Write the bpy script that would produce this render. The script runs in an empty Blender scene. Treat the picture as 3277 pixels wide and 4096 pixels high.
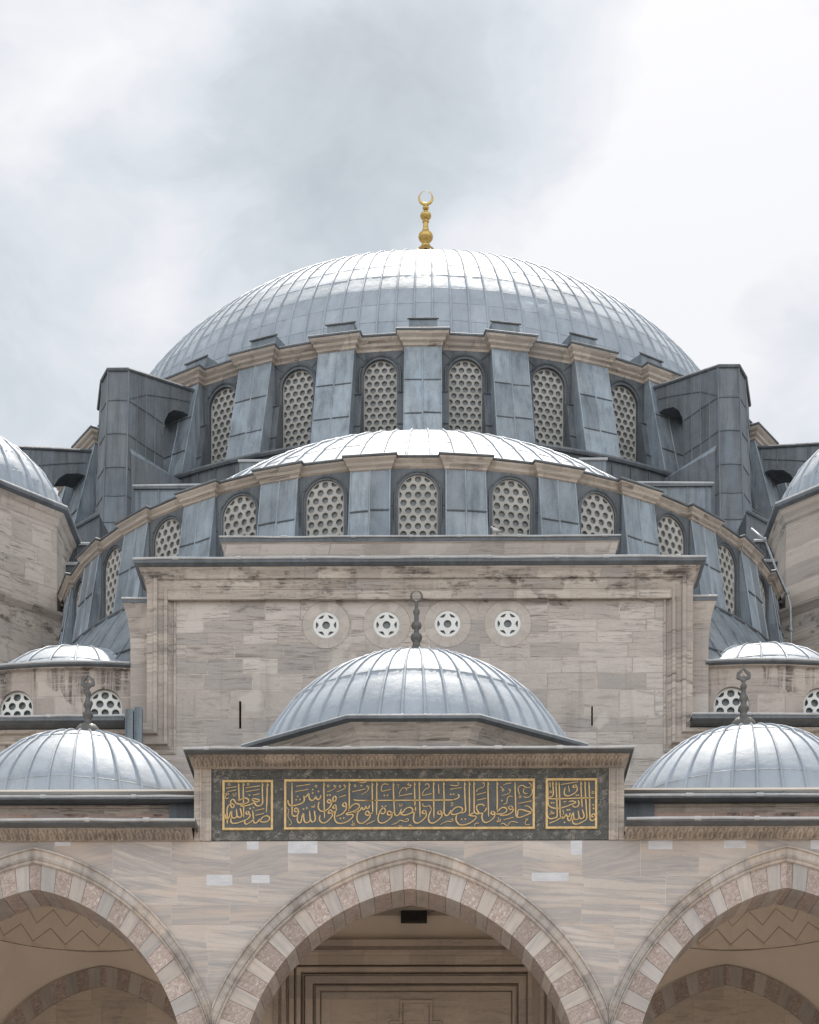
import bpy, math, random
from mathutils import Vector, Matrix
random.seed(7)
sc = bpy.context.scene
COL = sc.collection
rad = math.radians
sin, cos, pi = math.sin, math.cos, math.pi

# ------------------------------------------------------------------ camera
cd = bpy.data.cameras.new('camera')
cam = bpy.data.objects.new('camera', cd)
COL.objects.link(cam)
sc.camera = cam
cd.sensor_fit = 'VERTICAL'
cd.sensor_height = 36.0
cd.sensor_width = 28.8
cd.lens = 7666.1 / 4096 * 36
cd.shift_x = 0.0
cd.shift_y = (5764.6 - 2048) / 4096
cd.clip_start = 0.5
cd.clip_end = 6000
YAW, ROLL = 0.0132, 0.0016
cam.location = (0.479, 0.0, 1.6)
cam.rotation_euler = (Matrix.Rotation(YAW, 3, 'Z') @ Matrix.Rotation(pi / 2, 3, 'X') @ Matrix.Rotation(ROLL, 3, 'Z')).to_euler()
sc.render.resolution_x = 819
sc.render.resolution_y = 1024
sc.render.engine = 'CYCLES'

# ------------------------------------------------------------------ light
SUN_EL, SUN_AZ = rad(63), rad(4)
sv = Vector((sin(SUN_AZ) * cos(SUN_EL), cos(SUN_AZ) * cos(SUN_EL), sin(SUN_EL)))
sl = bpy.data.lights.new('sun', 'SUN')
sl.energy = 3.6
sl.angle = rad(1.2)
sl.color = (1.0, 0.92, 0.82)
so = bpy.data.objects.new('sun', sl)
COL.objects.link(so)
so.location = (30, 120, 120)
so.rotation_euler = (-sv).to_track_quat('-Z', 'Y').to_euler()

sc.view_settings.view_transform = 'Standard'
sc.view_settings.look = 'None'
sc.view_settings.exposure = 0.62
sc.view_settings.gamma = 1.0

world = bpy.data.worlds.new('World')
sc.world = world
world.use_nodes = True


class NT:
    """tiny helper around a node tree"""
    def __init__(self, tree):
        self.t = tree
        self.n = tree.nodes
        self.n.clear()

    def new(self, typ, **kw):
        nd = self.n.new(typ)
        for k, v in kw.items():
            if k.startswith('i_'):
                self.put(nd.inputs[k[2:].replace('_', ' ')], v)
            else:
                setattr(nd, k, v)
        return nd

    def put(self, sock, v):
        if isinstance(v, bpy.types.NodeSocket):
            self.t.links.new(v, sock)
        else:
            sock.default_value = v

    def math(self, op, a, b=0.0, c=None, clamp=False):
        nd = self.n.new('ShaderNodeMath')
        nd.operation = op
        nd.use_clamp = clamp
        self.put(nd.inputs[0], a)
        self.put(nd.inputs[1], b)
        if c is not None:
            self.put(nd.inputs[2], c)
        return nd.outputs[0]

    def vmath(self, op, a, b=(0, 0, 0)):
        nd = self.n.new('ShaderNodeVectorMath')
        nd.operation = op
        self.put(nd.inputs[0], a)
        if op == 'SCALE':
            self.put(nd.inputs[3], b)
        else:
            self.put(nd.inputs[1], b)
        return nd.outputs['Value'] if op in ('DOT_PRODUCT', 'LENGTH', 'DISTANCE') else nd.outputs[0]

    def noise(self, vec, scale, detail=4.0, rough=0.55, dist=0.0):
        nd = self.n.new('ShaderNodeTexNoise')
        self.put(nd.inputs['Vector'], vec)
        nd.inputs['Scale'].default_value = scale
        nd.inputs['Detail'].default_value = detail
        nd.inputs['Roughness'].default_value = rough
        nd.inputs['Distortion'].default_value = dist
        return nd.outputs['Fac']

    def ramp(self, fac, stops, interp='LINEAR'):
        nd = self.n.new('ShaderNodeValToRGB')
        cr = nd.color_ramp
        cr.interpolation = interp
        while len(cr.elements) < len(stops):
            cr.elements.new(0.5)
        for e, (p, c) in zip(cr.elements, stops):
            e.position = p
            e.color = (c, c, c, 1) if isinstance(c, (int, float)) else (c[0], c[1], c[2], 1)
        self.put(nd.inputs[0], fac)
        return nd.outputs[0]

    def mix(self, fac, a, b, mode='MIX'):
        nd = self.n.new('ShaderNodeMix')
        nd.data_type = 'RGBA'
        nd.blend_type = mode
        nd.clamp_factor = True
        self.put(nd.inputs[0], fac)
        for s, v in ((nd.inputs[6], a), (nd.inputs[7], b)):
            if isinstance(v, tuple) and len(v) == 3:
                v = (v[0], v[1], v[2], 1)
            self.put(s, v)
        return nd.outputs[2]


def build_sky():
    w = NT(world.node_tree)
    tc = w.new('ShaderNodeTexCoord')
    d = w.vmath('NORMALIZE', tc.outputs['Generated'])
    sky = w.new('ShaderNodeTexSky')
    sky.sky_type = 'NISHITA'
    sky.sun_disc = False
    sky.sun_elevation = SUN_EL
    sky.sun_rotation = SUN_AZ
    sky.altitude = 60
    sky.air_density = 1.0
    sky.dust_density = 3.0
    wv = w.new('ShaderNodeTexNoise')
    w.put(wv.inputs['Vector'], w.vmath('MULTIPLY', d, (1.0, 1.0, 1.6)))
    wv.inputs['Scale'].default_value = 9.0
    wv.inputs['Detail'].default_value = 4.0
    dw = w.vmath('ADD', d, w.vmath('SCALE', w.vmath('SUBTRACT', wv.outputs['Color'], (0.5, 0.5, 0.5)), 0.10))
    n1 = w.noise(w.vmath('ADD', dw, (1.7, 0.35, 2.1)), 8.0, 9, 0.56, 0.2)
    n2 = w.noise(w.vmath('ADD', w.vmath('MULTIPLY', dw, (1, 1, 1.5)), (4.1, 2.2, 0.3)), 24.0, 8, 0.58, 0.2)
    val = w.math('ADD', w.math('MULTIPLY', w.math('SUBTRACT', n1, 0.5), 0.95), w.math('MULTIPLY', w.math('SUBTRACT', n2, 0.5), 0.55))
    # the banks of cloud that stand over the mosque: direction, angular size, brighter / darker
    for dx, dz, sg, amp in CLOUDS:
        c = Vector((dx, 1.0, dz)).normalized()
        dist = w.vmath('DISTANCE', dw, tuple(c))
        g = w.math('POWER', 2.718, w.math('MULTIPLY', w.math('MULTIPLY', dist, dist), -1.0 / (sg * sg)))
        val = w.math('ADD', val, w.math('MULTIPLY', g, amp))
    val = w.math('ADD', val, 0.60)
    col = w.ramp(val, [(0.0, (0.43, 0.48, 0.515)), (0.28, (0.535, 0.59, 0.625)), (0.52, (0.665, 0.71, 0.74)), (0.74, (0.79, 0.80, 0.825)), (0.97, (0.89, 0.888, 0.89))])
    # cloud cover glows a little more towards the sun
    sd = w.math('MAXIMUM', w.vmath('DOT_PRODUCT', d, tuple(sv)), 0.0)
    glow = w.math('MULTIPLY_ADD', w.math('POWER', sd, 14.0), 0.3, 1.0)
    # unseen sky behind the camera boosted, added to light the shaded front
    sy = w.new('ShaderNodeSeparateXYZ')
    w.put(sy.inputs[0], d)
    back = w.new('ShaderNodeMapRange', interpolation_type='SMOOTHSTEP')
    back.inputs['From Min'].default_value = -0.15
    back.inputs['From Max'].default_value = 0.75
    w.put(back.inputs['Value'], w.math('MULTIPLY', sy.outputs[1], -1.0))
    glow = w.math('MULTIPLY', glow, w.math('MULTIPLY_ADD', back.outputs[0], BACK_GAIN, 1.0))
    cloud = w.vmath('SCALE', col, w.math('MULTIPLY', glow, SKY_GAIN * 10.0))
    mixc = w.mix(0.86, sky.outputs[0], cloud)
    bg = w.new('ShaderNodeBackground')
    w.put(bg.inputs[0], mixc)
    bg.inputs[1].default_value = 0.1
    out = w.new('ShaderNodeOutputWorld')
    w.put(out.inputs[0], bg.outputs[0])


SKY_GAIN = 0.67
BACK_GAIN = 1.25
CLOUDS = [(-0.075, 0.69, 0.055, -0.34), (-0.005, 0.73, 0.045, -0.26), (-0.04, 0.645, 0.045, -0.28), (0.03, 0.67, 0.035, -0.14), (-0.19, 0.60, 0.045, -0.16), (-0.11, 0.74, 0.03, -0.08),
          (0.17, 0.70, 0.08, 0.50), (0.11, 0.62, 0.055, 0.36), (0.205, 0.64, 0.03, 0.24), (0.178, 0.595, 0.024, -0.42), (-0.207, 0.683, 0.02, 0.34), (-0.122, 0.612, 0.022, 0.34), (-0.19, 0.735, 0.035, 0.22), (0.02, 0.615, 0.03, 0.16), (-0.15, 0.565, 0.03, 0.1)]
build_sky()

# ------------------------------------------------------------------ materials
def principled(m):
    t = NT(m.node_tree)
    b = t.new('ShaderNodeBsdfPrincipled')
    o = t.new('ShaderNodeOutputMaterial')
    t.put(o.inputs[0], b.outputs[0])
    return t, b


def newmat(name):
    m = bpy.data.materials.new(name)
    m.use_nodes = True
    return m


def objvec(t, rnd=True):
    tc = t.new('ShaderNodeTexCoord')
    v = tc.outputs['Object']
    if rnd:
        oi = t.new('ShaderNodeObjectInfo')
        v = t.vmath('ADD', v, t.vmath('SCALE', (17.0, 9.0, 23.0), oi.outputs['Random']))
    return v


def bump(t, b, h, strength, dist=0.02):
    bp = t.new('ShaderNodeBump')
    bp.inputs['Strength'].default_value = strength
    bp.inputs['Distance'].default_value = dist
    t.put(bp.inputs['Height'], h)
    t.put(b.inputs['Normal'], bp.outputs[0])


def tint_of(t, amount):
    at = t.new('ShaderNodeAttribute')
    at.attribute_name = 'tint'
    # 0.5 = neutral
    return t.math('MULTIPLY_ADD', t.math('SUBTRACT', at.outputs['Fac'], 0.5), amount, 1.0)


def mat_lead(name, c1, c2, metallic=0.3, rough=0.45, bs=0.5, tint=0.0, streak=0.35, warm=0.15, dent=7.0, grime=0.25, bd=0.03):
    m = newmat(name)
    t, b = principled(m)
    v = objvec(t)
    big = t.noise(v, 0.8, 6, 0.6)
    st = t.noise(t.vmath('MULTIPLY', v, (5.5, 5.5, 0.45)), 1.0, 5, 0.6)
    fine = t.noise(v, 26.0, 4, 0.6)
    f = t.math('ADD', t.math('MULTIPLY', big, 0.6), t.math('MULTIPLY', st, streak))
    f = t.math('ADD', f, t.math('MULTIPLY', t.math('SUBTRACT', fine, 0.5), 0.35))
    col = t.ramp(f, [(0.25, c1), (0.72, c2)])
    wn = t.ramp(t.noise(t.vmath('ADD', v, (5, 3, 9)), 0.55, 4, 0.6), [(0.52, 0.0), (0.75, 1.0)])
    col = t.mix(t.math('MULTIPLY', wn, warm), col, (c2[0] * 1.25, c2[1] * 1.12, c2[2] * 1.02))
    # runs of dirt and of washed, bluish oxide
    ra = t.ramp(t.noise(t.vmath('MULTIPLY', t.vmath('ADD', v, (2, 7, 1)), (3.0, 3.0, 0.28)), 1.0, 6, 0.65), [(0.50, 0.0), (0.70, 1.0)])
    col = t.mix(t.math('MULTIPLY', ra, grime), col, (c1[0] * 0.55, c1[1] * 0.55, c1[2] * 0.55))
    rb = t.ramp(t.noise(t.vmath('MULTIPLY', t.vmath('ADD', v, (9, 1, 5)), (2.0, 2.0, 0.4)), 1.0, 5, 0.6), [(0.52, 0.0), (0.72, 1.0)])
    col = t.mix(t.math('MULTIPLY', rb, grime * 0.8), col, (c2[0] * 1.1, c2[1] * 1.2, c2[2] * 1.3))
    if tint:
        col = t.vmath('SCALE', col, tint_of(t, tint))
    t.put(b.inputs['Base Color'], col)
    b.inputs['Metallic'].default_value = metallic
    b.inputs['Specular IOR Level'].default_value = 0.4
    t.put(b.inputs['Roughness'], t.math('MULTIPLY_ADD', st, 0.2, rough - 0.1))
    d = t.noise(v, dent, 3, 0.5)
    bump(t, b, t.math('ADD', d, t.math('MULTIPLY', fine, 0.2)), bs, bd)
    return m


def mat_stone(name, c1, c2, course=0.42, block=1.25, mortar=(0.33, 0.285, 0.25), ms=0.016, streak=0.6, grey=(0.30, 0.28, 0.27), soot=0.5, bs=0.5, blockcon=1.0, ux=(1.0, 0.83), vein=0.0, rough=0.85, soot_z=None, patchy=0.0, pits=0.5, runs=0.45, drip=(1.7, 1.7, 2.4)):
    """coursed ashlar: random block tones, bedding lines, soot runs"""
    m = newmat(name)
    t, b = principled(m)
    v = objvec(t, False)
    s = t.new('ShaderNodeSeparateXYZ')
    t.put(s.inputs[0], v)
    u = t.math('ADD', t.math('MULTIPLY', s.outputs[0], ux[0]), t.math('MULTIPLY', s.outputs[1], ux[1]))
    cx = t.new('ShaderNodeCombineXYZ')
    t.put(cx.inputs[0], u)
    wob = t.math('MULTIPLY', t.math('SUBTRACT', t.noise(v, 0.7, 2), 0.5), 0.05)
    rows = t.math('MULTIPLY', t.math('SINE', t.math('MULTIPLY', s.outputs[2], 2.3 / course * 0.42)), 0.15 * course / 0.42)
    rows = t.math('ADD', rows, t.math('MULTIPLY', t.math('SINE', t.math('MULTIPLY', s.outputs[2], 5.1 / course * 0.42)), 0.05 * course / 0.42))
    t.put(cx.inputs[1], t.math('ADD', t.math('ADD', s.outputs[2], wob), rows))
    uv = cx.outputs[0]
    br = t.new('ShaderNodeTexBrick')
    t.put(br.inputs['Vector'], uv)
    br.inputs['Scale'].default_value = 1.0
    br.inputs['Color1'].default_value = (0, 0, 0, 1)
    br.inputs['Color2'].default_value = (1, 1, 1, 1)
    br.inputs['Mortar'].default_value = (0.5, 0.5, 0.5, 1)
    br.inputs['Mortar Size'].default_value = ms
    br.inputs['Mortar Smooth'].default_value = 0.3
    br.inputs['Brick Width'].default_value = block
    br.inputs['Row Height'].default_value = course
    br.offset = 0.37
    br.offset_frequency = 3
    br.squash = 0.72
    br.squash_frequency = 2
    sp = t.new('ShaderNodeSeparateColor')
    t.put(sp.inputs[0], br.outputs['Color'])
    blk = sp.outputs[0]
    # per block offset so that the bedding does not run across joints
    bv = t.vmath('ADD', uv, t.vmath('SCALE', (0.0, 3.7, 1.9), blk))
    bed = t.noise(t.vmath('MULTIPLY', bv, (2.6, 13.0, 1.0)), 1.0, 7, 0.75, 0.3)
    patch = t.noise(v, 0.55, 5, 0.6)
    fine = t.noise(v, 14.0, 5, 0.65)
    f = t.math('ADD', t.math('MULTIPLY', t.math('SUBTRACT', blk, 0.5), 0.42 * blockcon), t.math('MULTIPLY', t.math('SUBTRACT', bed, 0.5), streak))
    f = t.math('ADD', f, t.math('MULTIPLY', t.math('SUBTRACT', patch, 0.5), 0.5))
    f = t.math('ADD', f, t.math('MULTIPLY', t.math('SUBTRACT', fine, 0.5), 0.3))
    f = t.math('ADD', f, 0.5)
    col = t.ramp(f, [(0.1, grey), (0.42, c1), (0.72, c2), (0.95, tuple(min(1, c * 1.14) for c in c2))])
    if vein:
        sk = t.new('ShaderNodeCombineXYZ')
        su = t.new('ShaderNodeSeparateXYZ')
        t.put(su.inputs[0], bv)
        t.put(sk.inputs[0], su.outputs[0])
        t.put(sk.inputs[1], t.math('MULTIPLY_ADD', su.outputs[0], t.math('MULTIPLY', t.math('SUBTRACT', blk, 0.45), 0.35), su.outputs[1]))
        sv_ = t.vmath('ADD', sk.outputs[0], t.vmath('SCALE', (0.0, 0.09, 0.0), t.noise(bv, 1.3, 3)))
        vn = t.noise(t.vmath('MULTIPLY', sv_, (0.26, 5.5, 1.0)), 1.0, 7, 0.62, 0.25)
        vm = t.ramp(vn, [(0.44, 0.0), (0.54, 0.8), (0.58, 0.25), (0.64, 1.0), (0.74, 0.4)])
        col = t.mix(t.math('MULTIPLY', vm, vein), col, (0.285, 0.27, 0.265))
        fn = t.noise(t.vmath('MULTIPLY', sv_, (0.5, 26.0, 1.0)), 1.0, 4, 0.6, 0.2)
        fm = t.math('MULTIPLY', t.ramp(fn, [(0.56, 0.0), (0.66, 1.0)]), t.ramp(t.noise(bv, 0.9, 3), [(0.42, 0.0), (0.6, 1.0)]))
        col = t.mix(t.math('MULTIPLY', fm, vein * 0.55), col, (0.25, 0.235, 0.235))
        tn = t.ramp(t.noise(t.vmath('MULTIPLY', sv_, (0.4, 3.0, 1.0)), 1.1, 3, 0.5, 0.4), [(0.52, 0.0), (0.72, 1.0)])
        col = t.mix(t.math('MULTIPLY', tn, 0.55), col, (0.53, 0.41, 0.325))
    # pitted bedding of the travertine-like ashlar
    pit = t.ramp(t.noise(t.vmath('MULTIPLY', bv, (6.0, 17.0, 1.0)), 1.0, 6, 0.72), [(0.56, 0.0), (0.66, 1.0)])
    pit = t.math('MULTIPLY', pit, t.ramp(t.noise(bv, 1.7, 4), [(0.40, 0.1), (0.62, 1.0)]))
    col = t.mix(t.math('MULTIPLY', pit, pits), col, (0.19, 0.155, 0.13))
    # joints: partly pale lime, partly open and dark
    jn = t.ramp(t.noise(v, 1.6, 3), [(0.40, mortar), (0.62, tuple(c * 1.55 for c in mortar))])
    col = t.mix(t.math('MULTIPLY', br.outputs['Fac'], 0.9), col, jn)
    # sooty bedding lines and runs
    sn = t.noise(t.vmath('MULTIPLY', bv, (1.1, 11.0, 1.0)), 1.0, 6, 0.7, 0.6)
    sm = t.math('MULTIPLY', t.ramp(sn, [(0.51, 0.0), (0.66, 1.0)]), t.ramp(t.noise(v, 0.4, 4), [(0.40, 0.0), (0.60, 1.0)]))
    col = t.mix(t.math('MULTIPLY', sm, soot), col, (0.085, 0.07, 0.06))
    run = t.noise(t.vmath('MULTIPLY', v, (2.6, 2.6, 0.16)), 1.0, 5, 0.62)
    rm = t.math('MULTIPLY', t.ramp(run, [(0.58, 0.0), (0.74, 1.0)]), soot)
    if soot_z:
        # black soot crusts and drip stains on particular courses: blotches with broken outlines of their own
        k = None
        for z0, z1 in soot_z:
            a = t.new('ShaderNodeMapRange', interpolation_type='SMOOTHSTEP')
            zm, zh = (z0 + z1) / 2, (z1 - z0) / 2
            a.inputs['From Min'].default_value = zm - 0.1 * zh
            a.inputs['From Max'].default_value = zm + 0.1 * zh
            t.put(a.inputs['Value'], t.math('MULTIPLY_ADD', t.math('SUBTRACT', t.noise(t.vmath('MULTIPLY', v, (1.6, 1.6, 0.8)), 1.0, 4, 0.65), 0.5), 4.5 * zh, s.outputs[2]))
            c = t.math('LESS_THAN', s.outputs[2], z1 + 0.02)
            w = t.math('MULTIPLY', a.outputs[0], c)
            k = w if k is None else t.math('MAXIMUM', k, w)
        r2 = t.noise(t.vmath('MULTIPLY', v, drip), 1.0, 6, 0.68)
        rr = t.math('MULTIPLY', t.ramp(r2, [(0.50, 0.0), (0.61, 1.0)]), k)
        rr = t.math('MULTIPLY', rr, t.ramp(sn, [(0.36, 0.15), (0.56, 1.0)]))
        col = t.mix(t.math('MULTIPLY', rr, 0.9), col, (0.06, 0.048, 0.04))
    col = t.mix(t.math('MULTIPLY', rm, runs), col, (0.10, 0.085, 0.075))
    if patchy:
        pm = t.ramp(t.noise(t.vmath('ADD', v, (3.3, 0, 7.1)), 0.62, 3, 0.45, 0.3), [(0.615, 0.0), (0.645, 1.0)])
        col = t.mix(t.math('MULTIPLY', pm, patchy), col, (0.52, 0.465, 0.42))
    t.put(b.inputs['Base Color'], col)
    b.inputs['Roughness'].default_value = rough
    h = t.math('ADD', t.math('MULTIPLY', fine, 0.4), t.math('MULTIPLY', bed, 0.5))
    h = t.math('SUBTRACT', h, t.math('MULTIPLY', br.outputs['Fac'], 0.7))
    h = t.math('SUBTRACT', h, t.math('MULTIPLY', sm, 0.3))
    bump(t, b, h, bs, 0.025)
    return m


def mat_plain(name, c1, c2, scale=2.0, rough=0.7, metallic=0.0, bs=0.2, stretch=(1, 1, 1), tint=0.0, fine=18.0):
    m = newmat(name)
    t, b = principled(m)
    v = objvec(t)
    vs = t.vmath('MULTIPLY', v, stretch)
    f = t.math('ADD', t.math('MULTIPLY', t.noise(vs, scale, 6, 0.6), 0.75), t.math('MULTIPLY', t.noise(v, fine, 4, 0.6), 0.25))
    col = t.ramp(f, [(0.32, c1), (0.68, c2)])
    if tint:
        col = t.vmath('SCALE', col, tint_of(t, tint))
    t.put(b.inputs['Base Color'], col)
    b.inputs['Roughness'].default_value = rough
    b.inputs['Metallic'].default_value = metallic
    bump(t, b, f, bs, 0.02)
    return m


def mat_breccia(name, base, light, dark, scale=16.0, rough=0.6, tint=0.25, fw=0.5):
    m = newmat(name)
    t, b = principled(m)
    v = objvec(t, False)
    vo = t.new('ShaderNodeTexVoronoi')
    vo.feature = 'F1'
    t.put(vo.inputs['Vector'], t.vmath('ADD', v, t.vmath('SCALE', (1, 1, 1), t.noise(v, 5, 3))))
    vo.inputs['Scale'].default_value = scale
    sp = t.new('ShaderNodeSeparateColor')
    t.put(sp.inputs[0], vo.outputs['Color'])
    f = t.math('ADD', t.math('MULTIPLY', sp.outputs[0], 0.6), t.math('MULTIPLY', t.noise(v, 9, 6, 0.7), 0.5))
    col = t.ramp(f, [(0.15, dark), (0.45, base), (0.62, base), (0.9, light)])
    ed = t.ramp(vo.outputs['Distance'], [(0.35, 0.0), (0.7, 1.0)])
    col = t.mix(t.math('MULTIPLY', ed, fw), col, dark)
    if tint:
        col = t.vmath('SCALE', col, tint_of(t, tint))
    t.put(b.inputs['Base Color'], col)
    b.inputs['Roughness'].default_value = rough
    bump(t, b, t.math('ADD', f, t.math('MULTIPLY', ed, -0.6)), 0.5, 0.02)
    return m


M = {}
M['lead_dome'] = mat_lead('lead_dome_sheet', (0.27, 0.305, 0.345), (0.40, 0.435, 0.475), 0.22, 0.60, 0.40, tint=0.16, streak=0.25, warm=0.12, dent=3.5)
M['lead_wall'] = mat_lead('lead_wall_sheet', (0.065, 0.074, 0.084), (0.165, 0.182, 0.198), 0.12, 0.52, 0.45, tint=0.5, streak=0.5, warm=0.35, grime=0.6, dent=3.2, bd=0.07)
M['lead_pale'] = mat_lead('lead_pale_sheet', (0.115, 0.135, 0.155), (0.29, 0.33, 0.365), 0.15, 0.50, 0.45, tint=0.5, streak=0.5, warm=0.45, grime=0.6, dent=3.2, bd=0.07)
M['lead_dark'] = mat_lead('lead_dark_edge', (0.065, 0.073, 0.082), (0.17, 0.185, 0.20), 0.1, 0.55, 0.3, grime=0.4)
M['lead_seam'] = mat_lead('lead_seam_welt', (0.18, 0.20, 0.22), (0.30, 0.33, 0.355), 0.3, 0.5, 0.3)
M['lead_lip'] = mat_lead('lead_lip_roll', (0.33, 0.34, 0.35), (0.58, 0.58, 0.58), 0.3, 0.5, 0.4)
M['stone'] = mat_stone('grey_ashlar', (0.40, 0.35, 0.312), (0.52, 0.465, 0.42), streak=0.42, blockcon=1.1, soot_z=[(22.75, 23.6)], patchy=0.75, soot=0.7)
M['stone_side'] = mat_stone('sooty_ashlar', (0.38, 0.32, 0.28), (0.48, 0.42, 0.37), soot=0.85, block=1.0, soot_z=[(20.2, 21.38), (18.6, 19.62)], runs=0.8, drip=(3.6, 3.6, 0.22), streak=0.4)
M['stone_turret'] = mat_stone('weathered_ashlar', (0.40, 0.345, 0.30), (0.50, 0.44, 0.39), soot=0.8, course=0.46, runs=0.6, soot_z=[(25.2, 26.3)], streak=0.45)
M['stone_trim'] = mat_stone('moulded_limestone', (0.35, 0.30, 0.255), (0.475, 0.41, 0.35), course=0.33, block=0.95, soot=0.85, streak=0.9, ms=0.006, runs=0.6)
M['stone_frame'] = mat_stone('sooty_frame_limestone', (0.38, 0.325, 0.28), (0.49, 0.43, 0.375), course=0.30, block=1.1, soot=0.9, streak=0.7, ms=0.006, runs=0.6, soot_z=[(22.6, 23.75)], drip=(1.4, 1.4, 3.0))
M['stone_white'] = mat_plain('pale_repair_marble', (0.42, 0.42, 0.44), (0.58, 0.575, 0.585), 3.0, 0.55, stretch=(1, 1, 4))
M['marble'] = mat_stone('veined_marble', (0.41, 0.355, 0.315), (0.515, 0.455, 0.41), course=0.62, block=1.7, ms=0.004, mortar=(0.40, 0.34, 0.30), streak=0.25, grey=(0.36, 0.33, 0.315), soot=0.12, bs=0.15, blockcon=0.9, vein=1.0, rough=0.6, pits=0.0)
def mat_polar(name, greyc, tanc, dark, stain, rough=0.55):
    """marble cut in wedges round an arch: streaks run with the wedge, tone changes from stone to stone"""
    m = newmat(name)
    t, b = principled(m)
    v = objvec(t, False)
    s = t.new('ShaderNodeSeparateXYZ')
    t.put(s.inputs[0], v)
    ang = t.math('ARCTAN2', s.outputs[0], s.outputs[2])
    rd = t.math('SQRT', t.math('ADD', t.math('MULTIPLY', s.outputs[0], s.outputs[0]), t.math('MULTIPLY', s.outputs[2], s.outputs[2])))
    at = t.new('ShaderNodeAttribute')
    at.attribute_name = 'tint'
    c = t.new('ShaderNodeCombineXYZ')
    t.put(c.inputs[0], t.math('MULTIPLY', ang, 4.0))
    t.put(c.inputs[1], t.math('MULTIPLY_ADD', at.outputs['Fac'], 9.0, rd))
    t.put(c.inputs[2], s.outputs[1])
    pv = c.outputs[0]
    hue = t.ramp(t.math('FRACT', t.math('MULTIPLY', at.outputs['Fac'], 7.3)), [(0.15, 0.0), (0.85, 1.0)])
    col = t.mix(hue, greyc, tanc)
    st = t.noise(t.vmath('MULTIPLY', pv, (9.0, 0.9, 2.0)), 1.0, 6, 0.62, 0.3)
    col = t.mix(t.math('MULTIPLY', t.ramp(st, [(0.46, 0.0), (0.64, 1.0)]), 0.65), col, dark)
    sp = t.ramp(t.noise(t.vmath('ADD', v, (3, 5, 2)), 1.5, 5, 0.65), [(0.50, 0.0), (0.66, 1.0)])
    col = t.mix(t.math('MULTIPLY', sp, stain), col, (0.12, 0.10, 0.09))
    col = t.vmath('SCALE', col, tint_of(t, 0.35))
    t.put(b.inputs['Base Color'], col)
    b.inputs['Roughness'].default_value = rough
    bump(t, b, st, 0.15, 0.02)
    return m

M['marble_arch'] = mat_polar('arch_marble', (0.385, 0.352, 0.328), (0.45, 0.388, 0.338), (0.285, 0.27, 0.265), 0.2)
M['moulding'] = mat_polar('grey_marble_moulding', (0.43, 0.395, 0.365), (0.50, 0.43, 0.37), (0.27, 0.245, 0.235), 0.55)
M['marble_column'] = mat_plain('column_marble', (0.36, 0.33, 0.31), (0.55, 0.50, 0.46), 1.5, 0.5, stretch=(2, 2, 0.6))
M['ring_stone'] = mat_plain('ring_limestone', (0.39, 0.345, 0.305), (0.51, 0.455, 0.41), 4.0, 0.85, bs=0.3, tint=0.4)
M['breccia'] = mat_breccia('pink_breccia', (0.405, 0.335, 0.30), (0.56, 0.50, 0.46), (0.245, 0.175, 0.15), 17.0, 0.65, tint=0.45)
M['green'] = mat_breccia('green_breccia', (0.085, 0.083, 0.074), (0.23, 0.21, 0.185), (0.028, 0.031, 0.029), 9.0, 0.55, tint=0.0, fw=0.4)
M['slate'] = mat_plain('dark_slate', (0.05, 0.055, 0.058), (0.095, 0.10, 0.10), 6.0, 0.6, bs=0.2)
M['gold_paint'] = mat_plain('gilded_stone', (0.45, 0.30, 0.115), (0.66, 0.465, 0.22), 9.0, 0.55, 0.12, bs=0.3)
M['gold'] = mat_plain('gilded_copper', (0.42, 0.27, 0.08), (0.62, 0.44, 0.16), 6.0, 0.34, 0.85, bs=0.1)
M['bronze'] = mat_plain('weathered_finial_lead', (0.07, 0.068, 0.064), (0.15, 0.145, 0.135), 6.0, 0.55, 0.2, bs=0.3)
M['grille'] = mat_plain('plaster_grille', (0.27, 0.26, 0.24), (0.46, 0.44, 0.41), 1.3, 0.8, bs=0.2)
M['grille_white'] = mat_plain('white_plaster_grille', (0.60, 0.60, 0.57), (0.74, 0.73, 0.70), 4.0, 0.75, bs=0.2)
M['pane'] = mat_plain('dusty_pane', (0.12, 0.135, 0.14), (0.18, 0.19, 0.19), 3.0, 0.35, 0.0, bs=0.05)
M['plaster'] = mat_plain('tan_plaster', (0.69, 0.60, 0.505), (0.77, 0.675, 0.58), 0.8, 0.9, bs=0.1)
M['portal'] = mat_stone('portal_stone', (0.47, 0.395, 0.33), (0.57, 0.485, 0.41), course=0.55, block=1.6, soot=0.3, streak=0.5, ms=0.004)
M['groove'] = mat_plain('dark_groove', (0.22, 0.18, 0.145), (0.30, 0.25, 0.205), 4.0, 0.9)
M['black'] = mat_plain('black_housing', (0.006, 0.006, 0.006), (0.012, 0.012, 0.012), 30.0, 0.6, bs=0.4)
M['paving'] = mat_stone('courtyard_marble', (0.56, 0.53, 0.49), (0.66, 0.63, 0.59), course=0.9, block=1.4, soot=0.1, vein=0.2)
M['ground'] = mat_plain('city_ground', (0.16, 0.15, 0.13), (0.28, 0.26, 0.23), 0.05, 0.95)
M['pipe'] = mat_plain('zinc_pipe', (0.22, 0.235, 0.25), (0.36, 0.38, 0.40), 3.0, 0.5, 0.3)
M['pigeon'] = mat_plain('pale_feathers', (0.42, 0.41, 0.40), (0.60, 0.58, 0.56), 14.0, 0.9)

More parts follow.
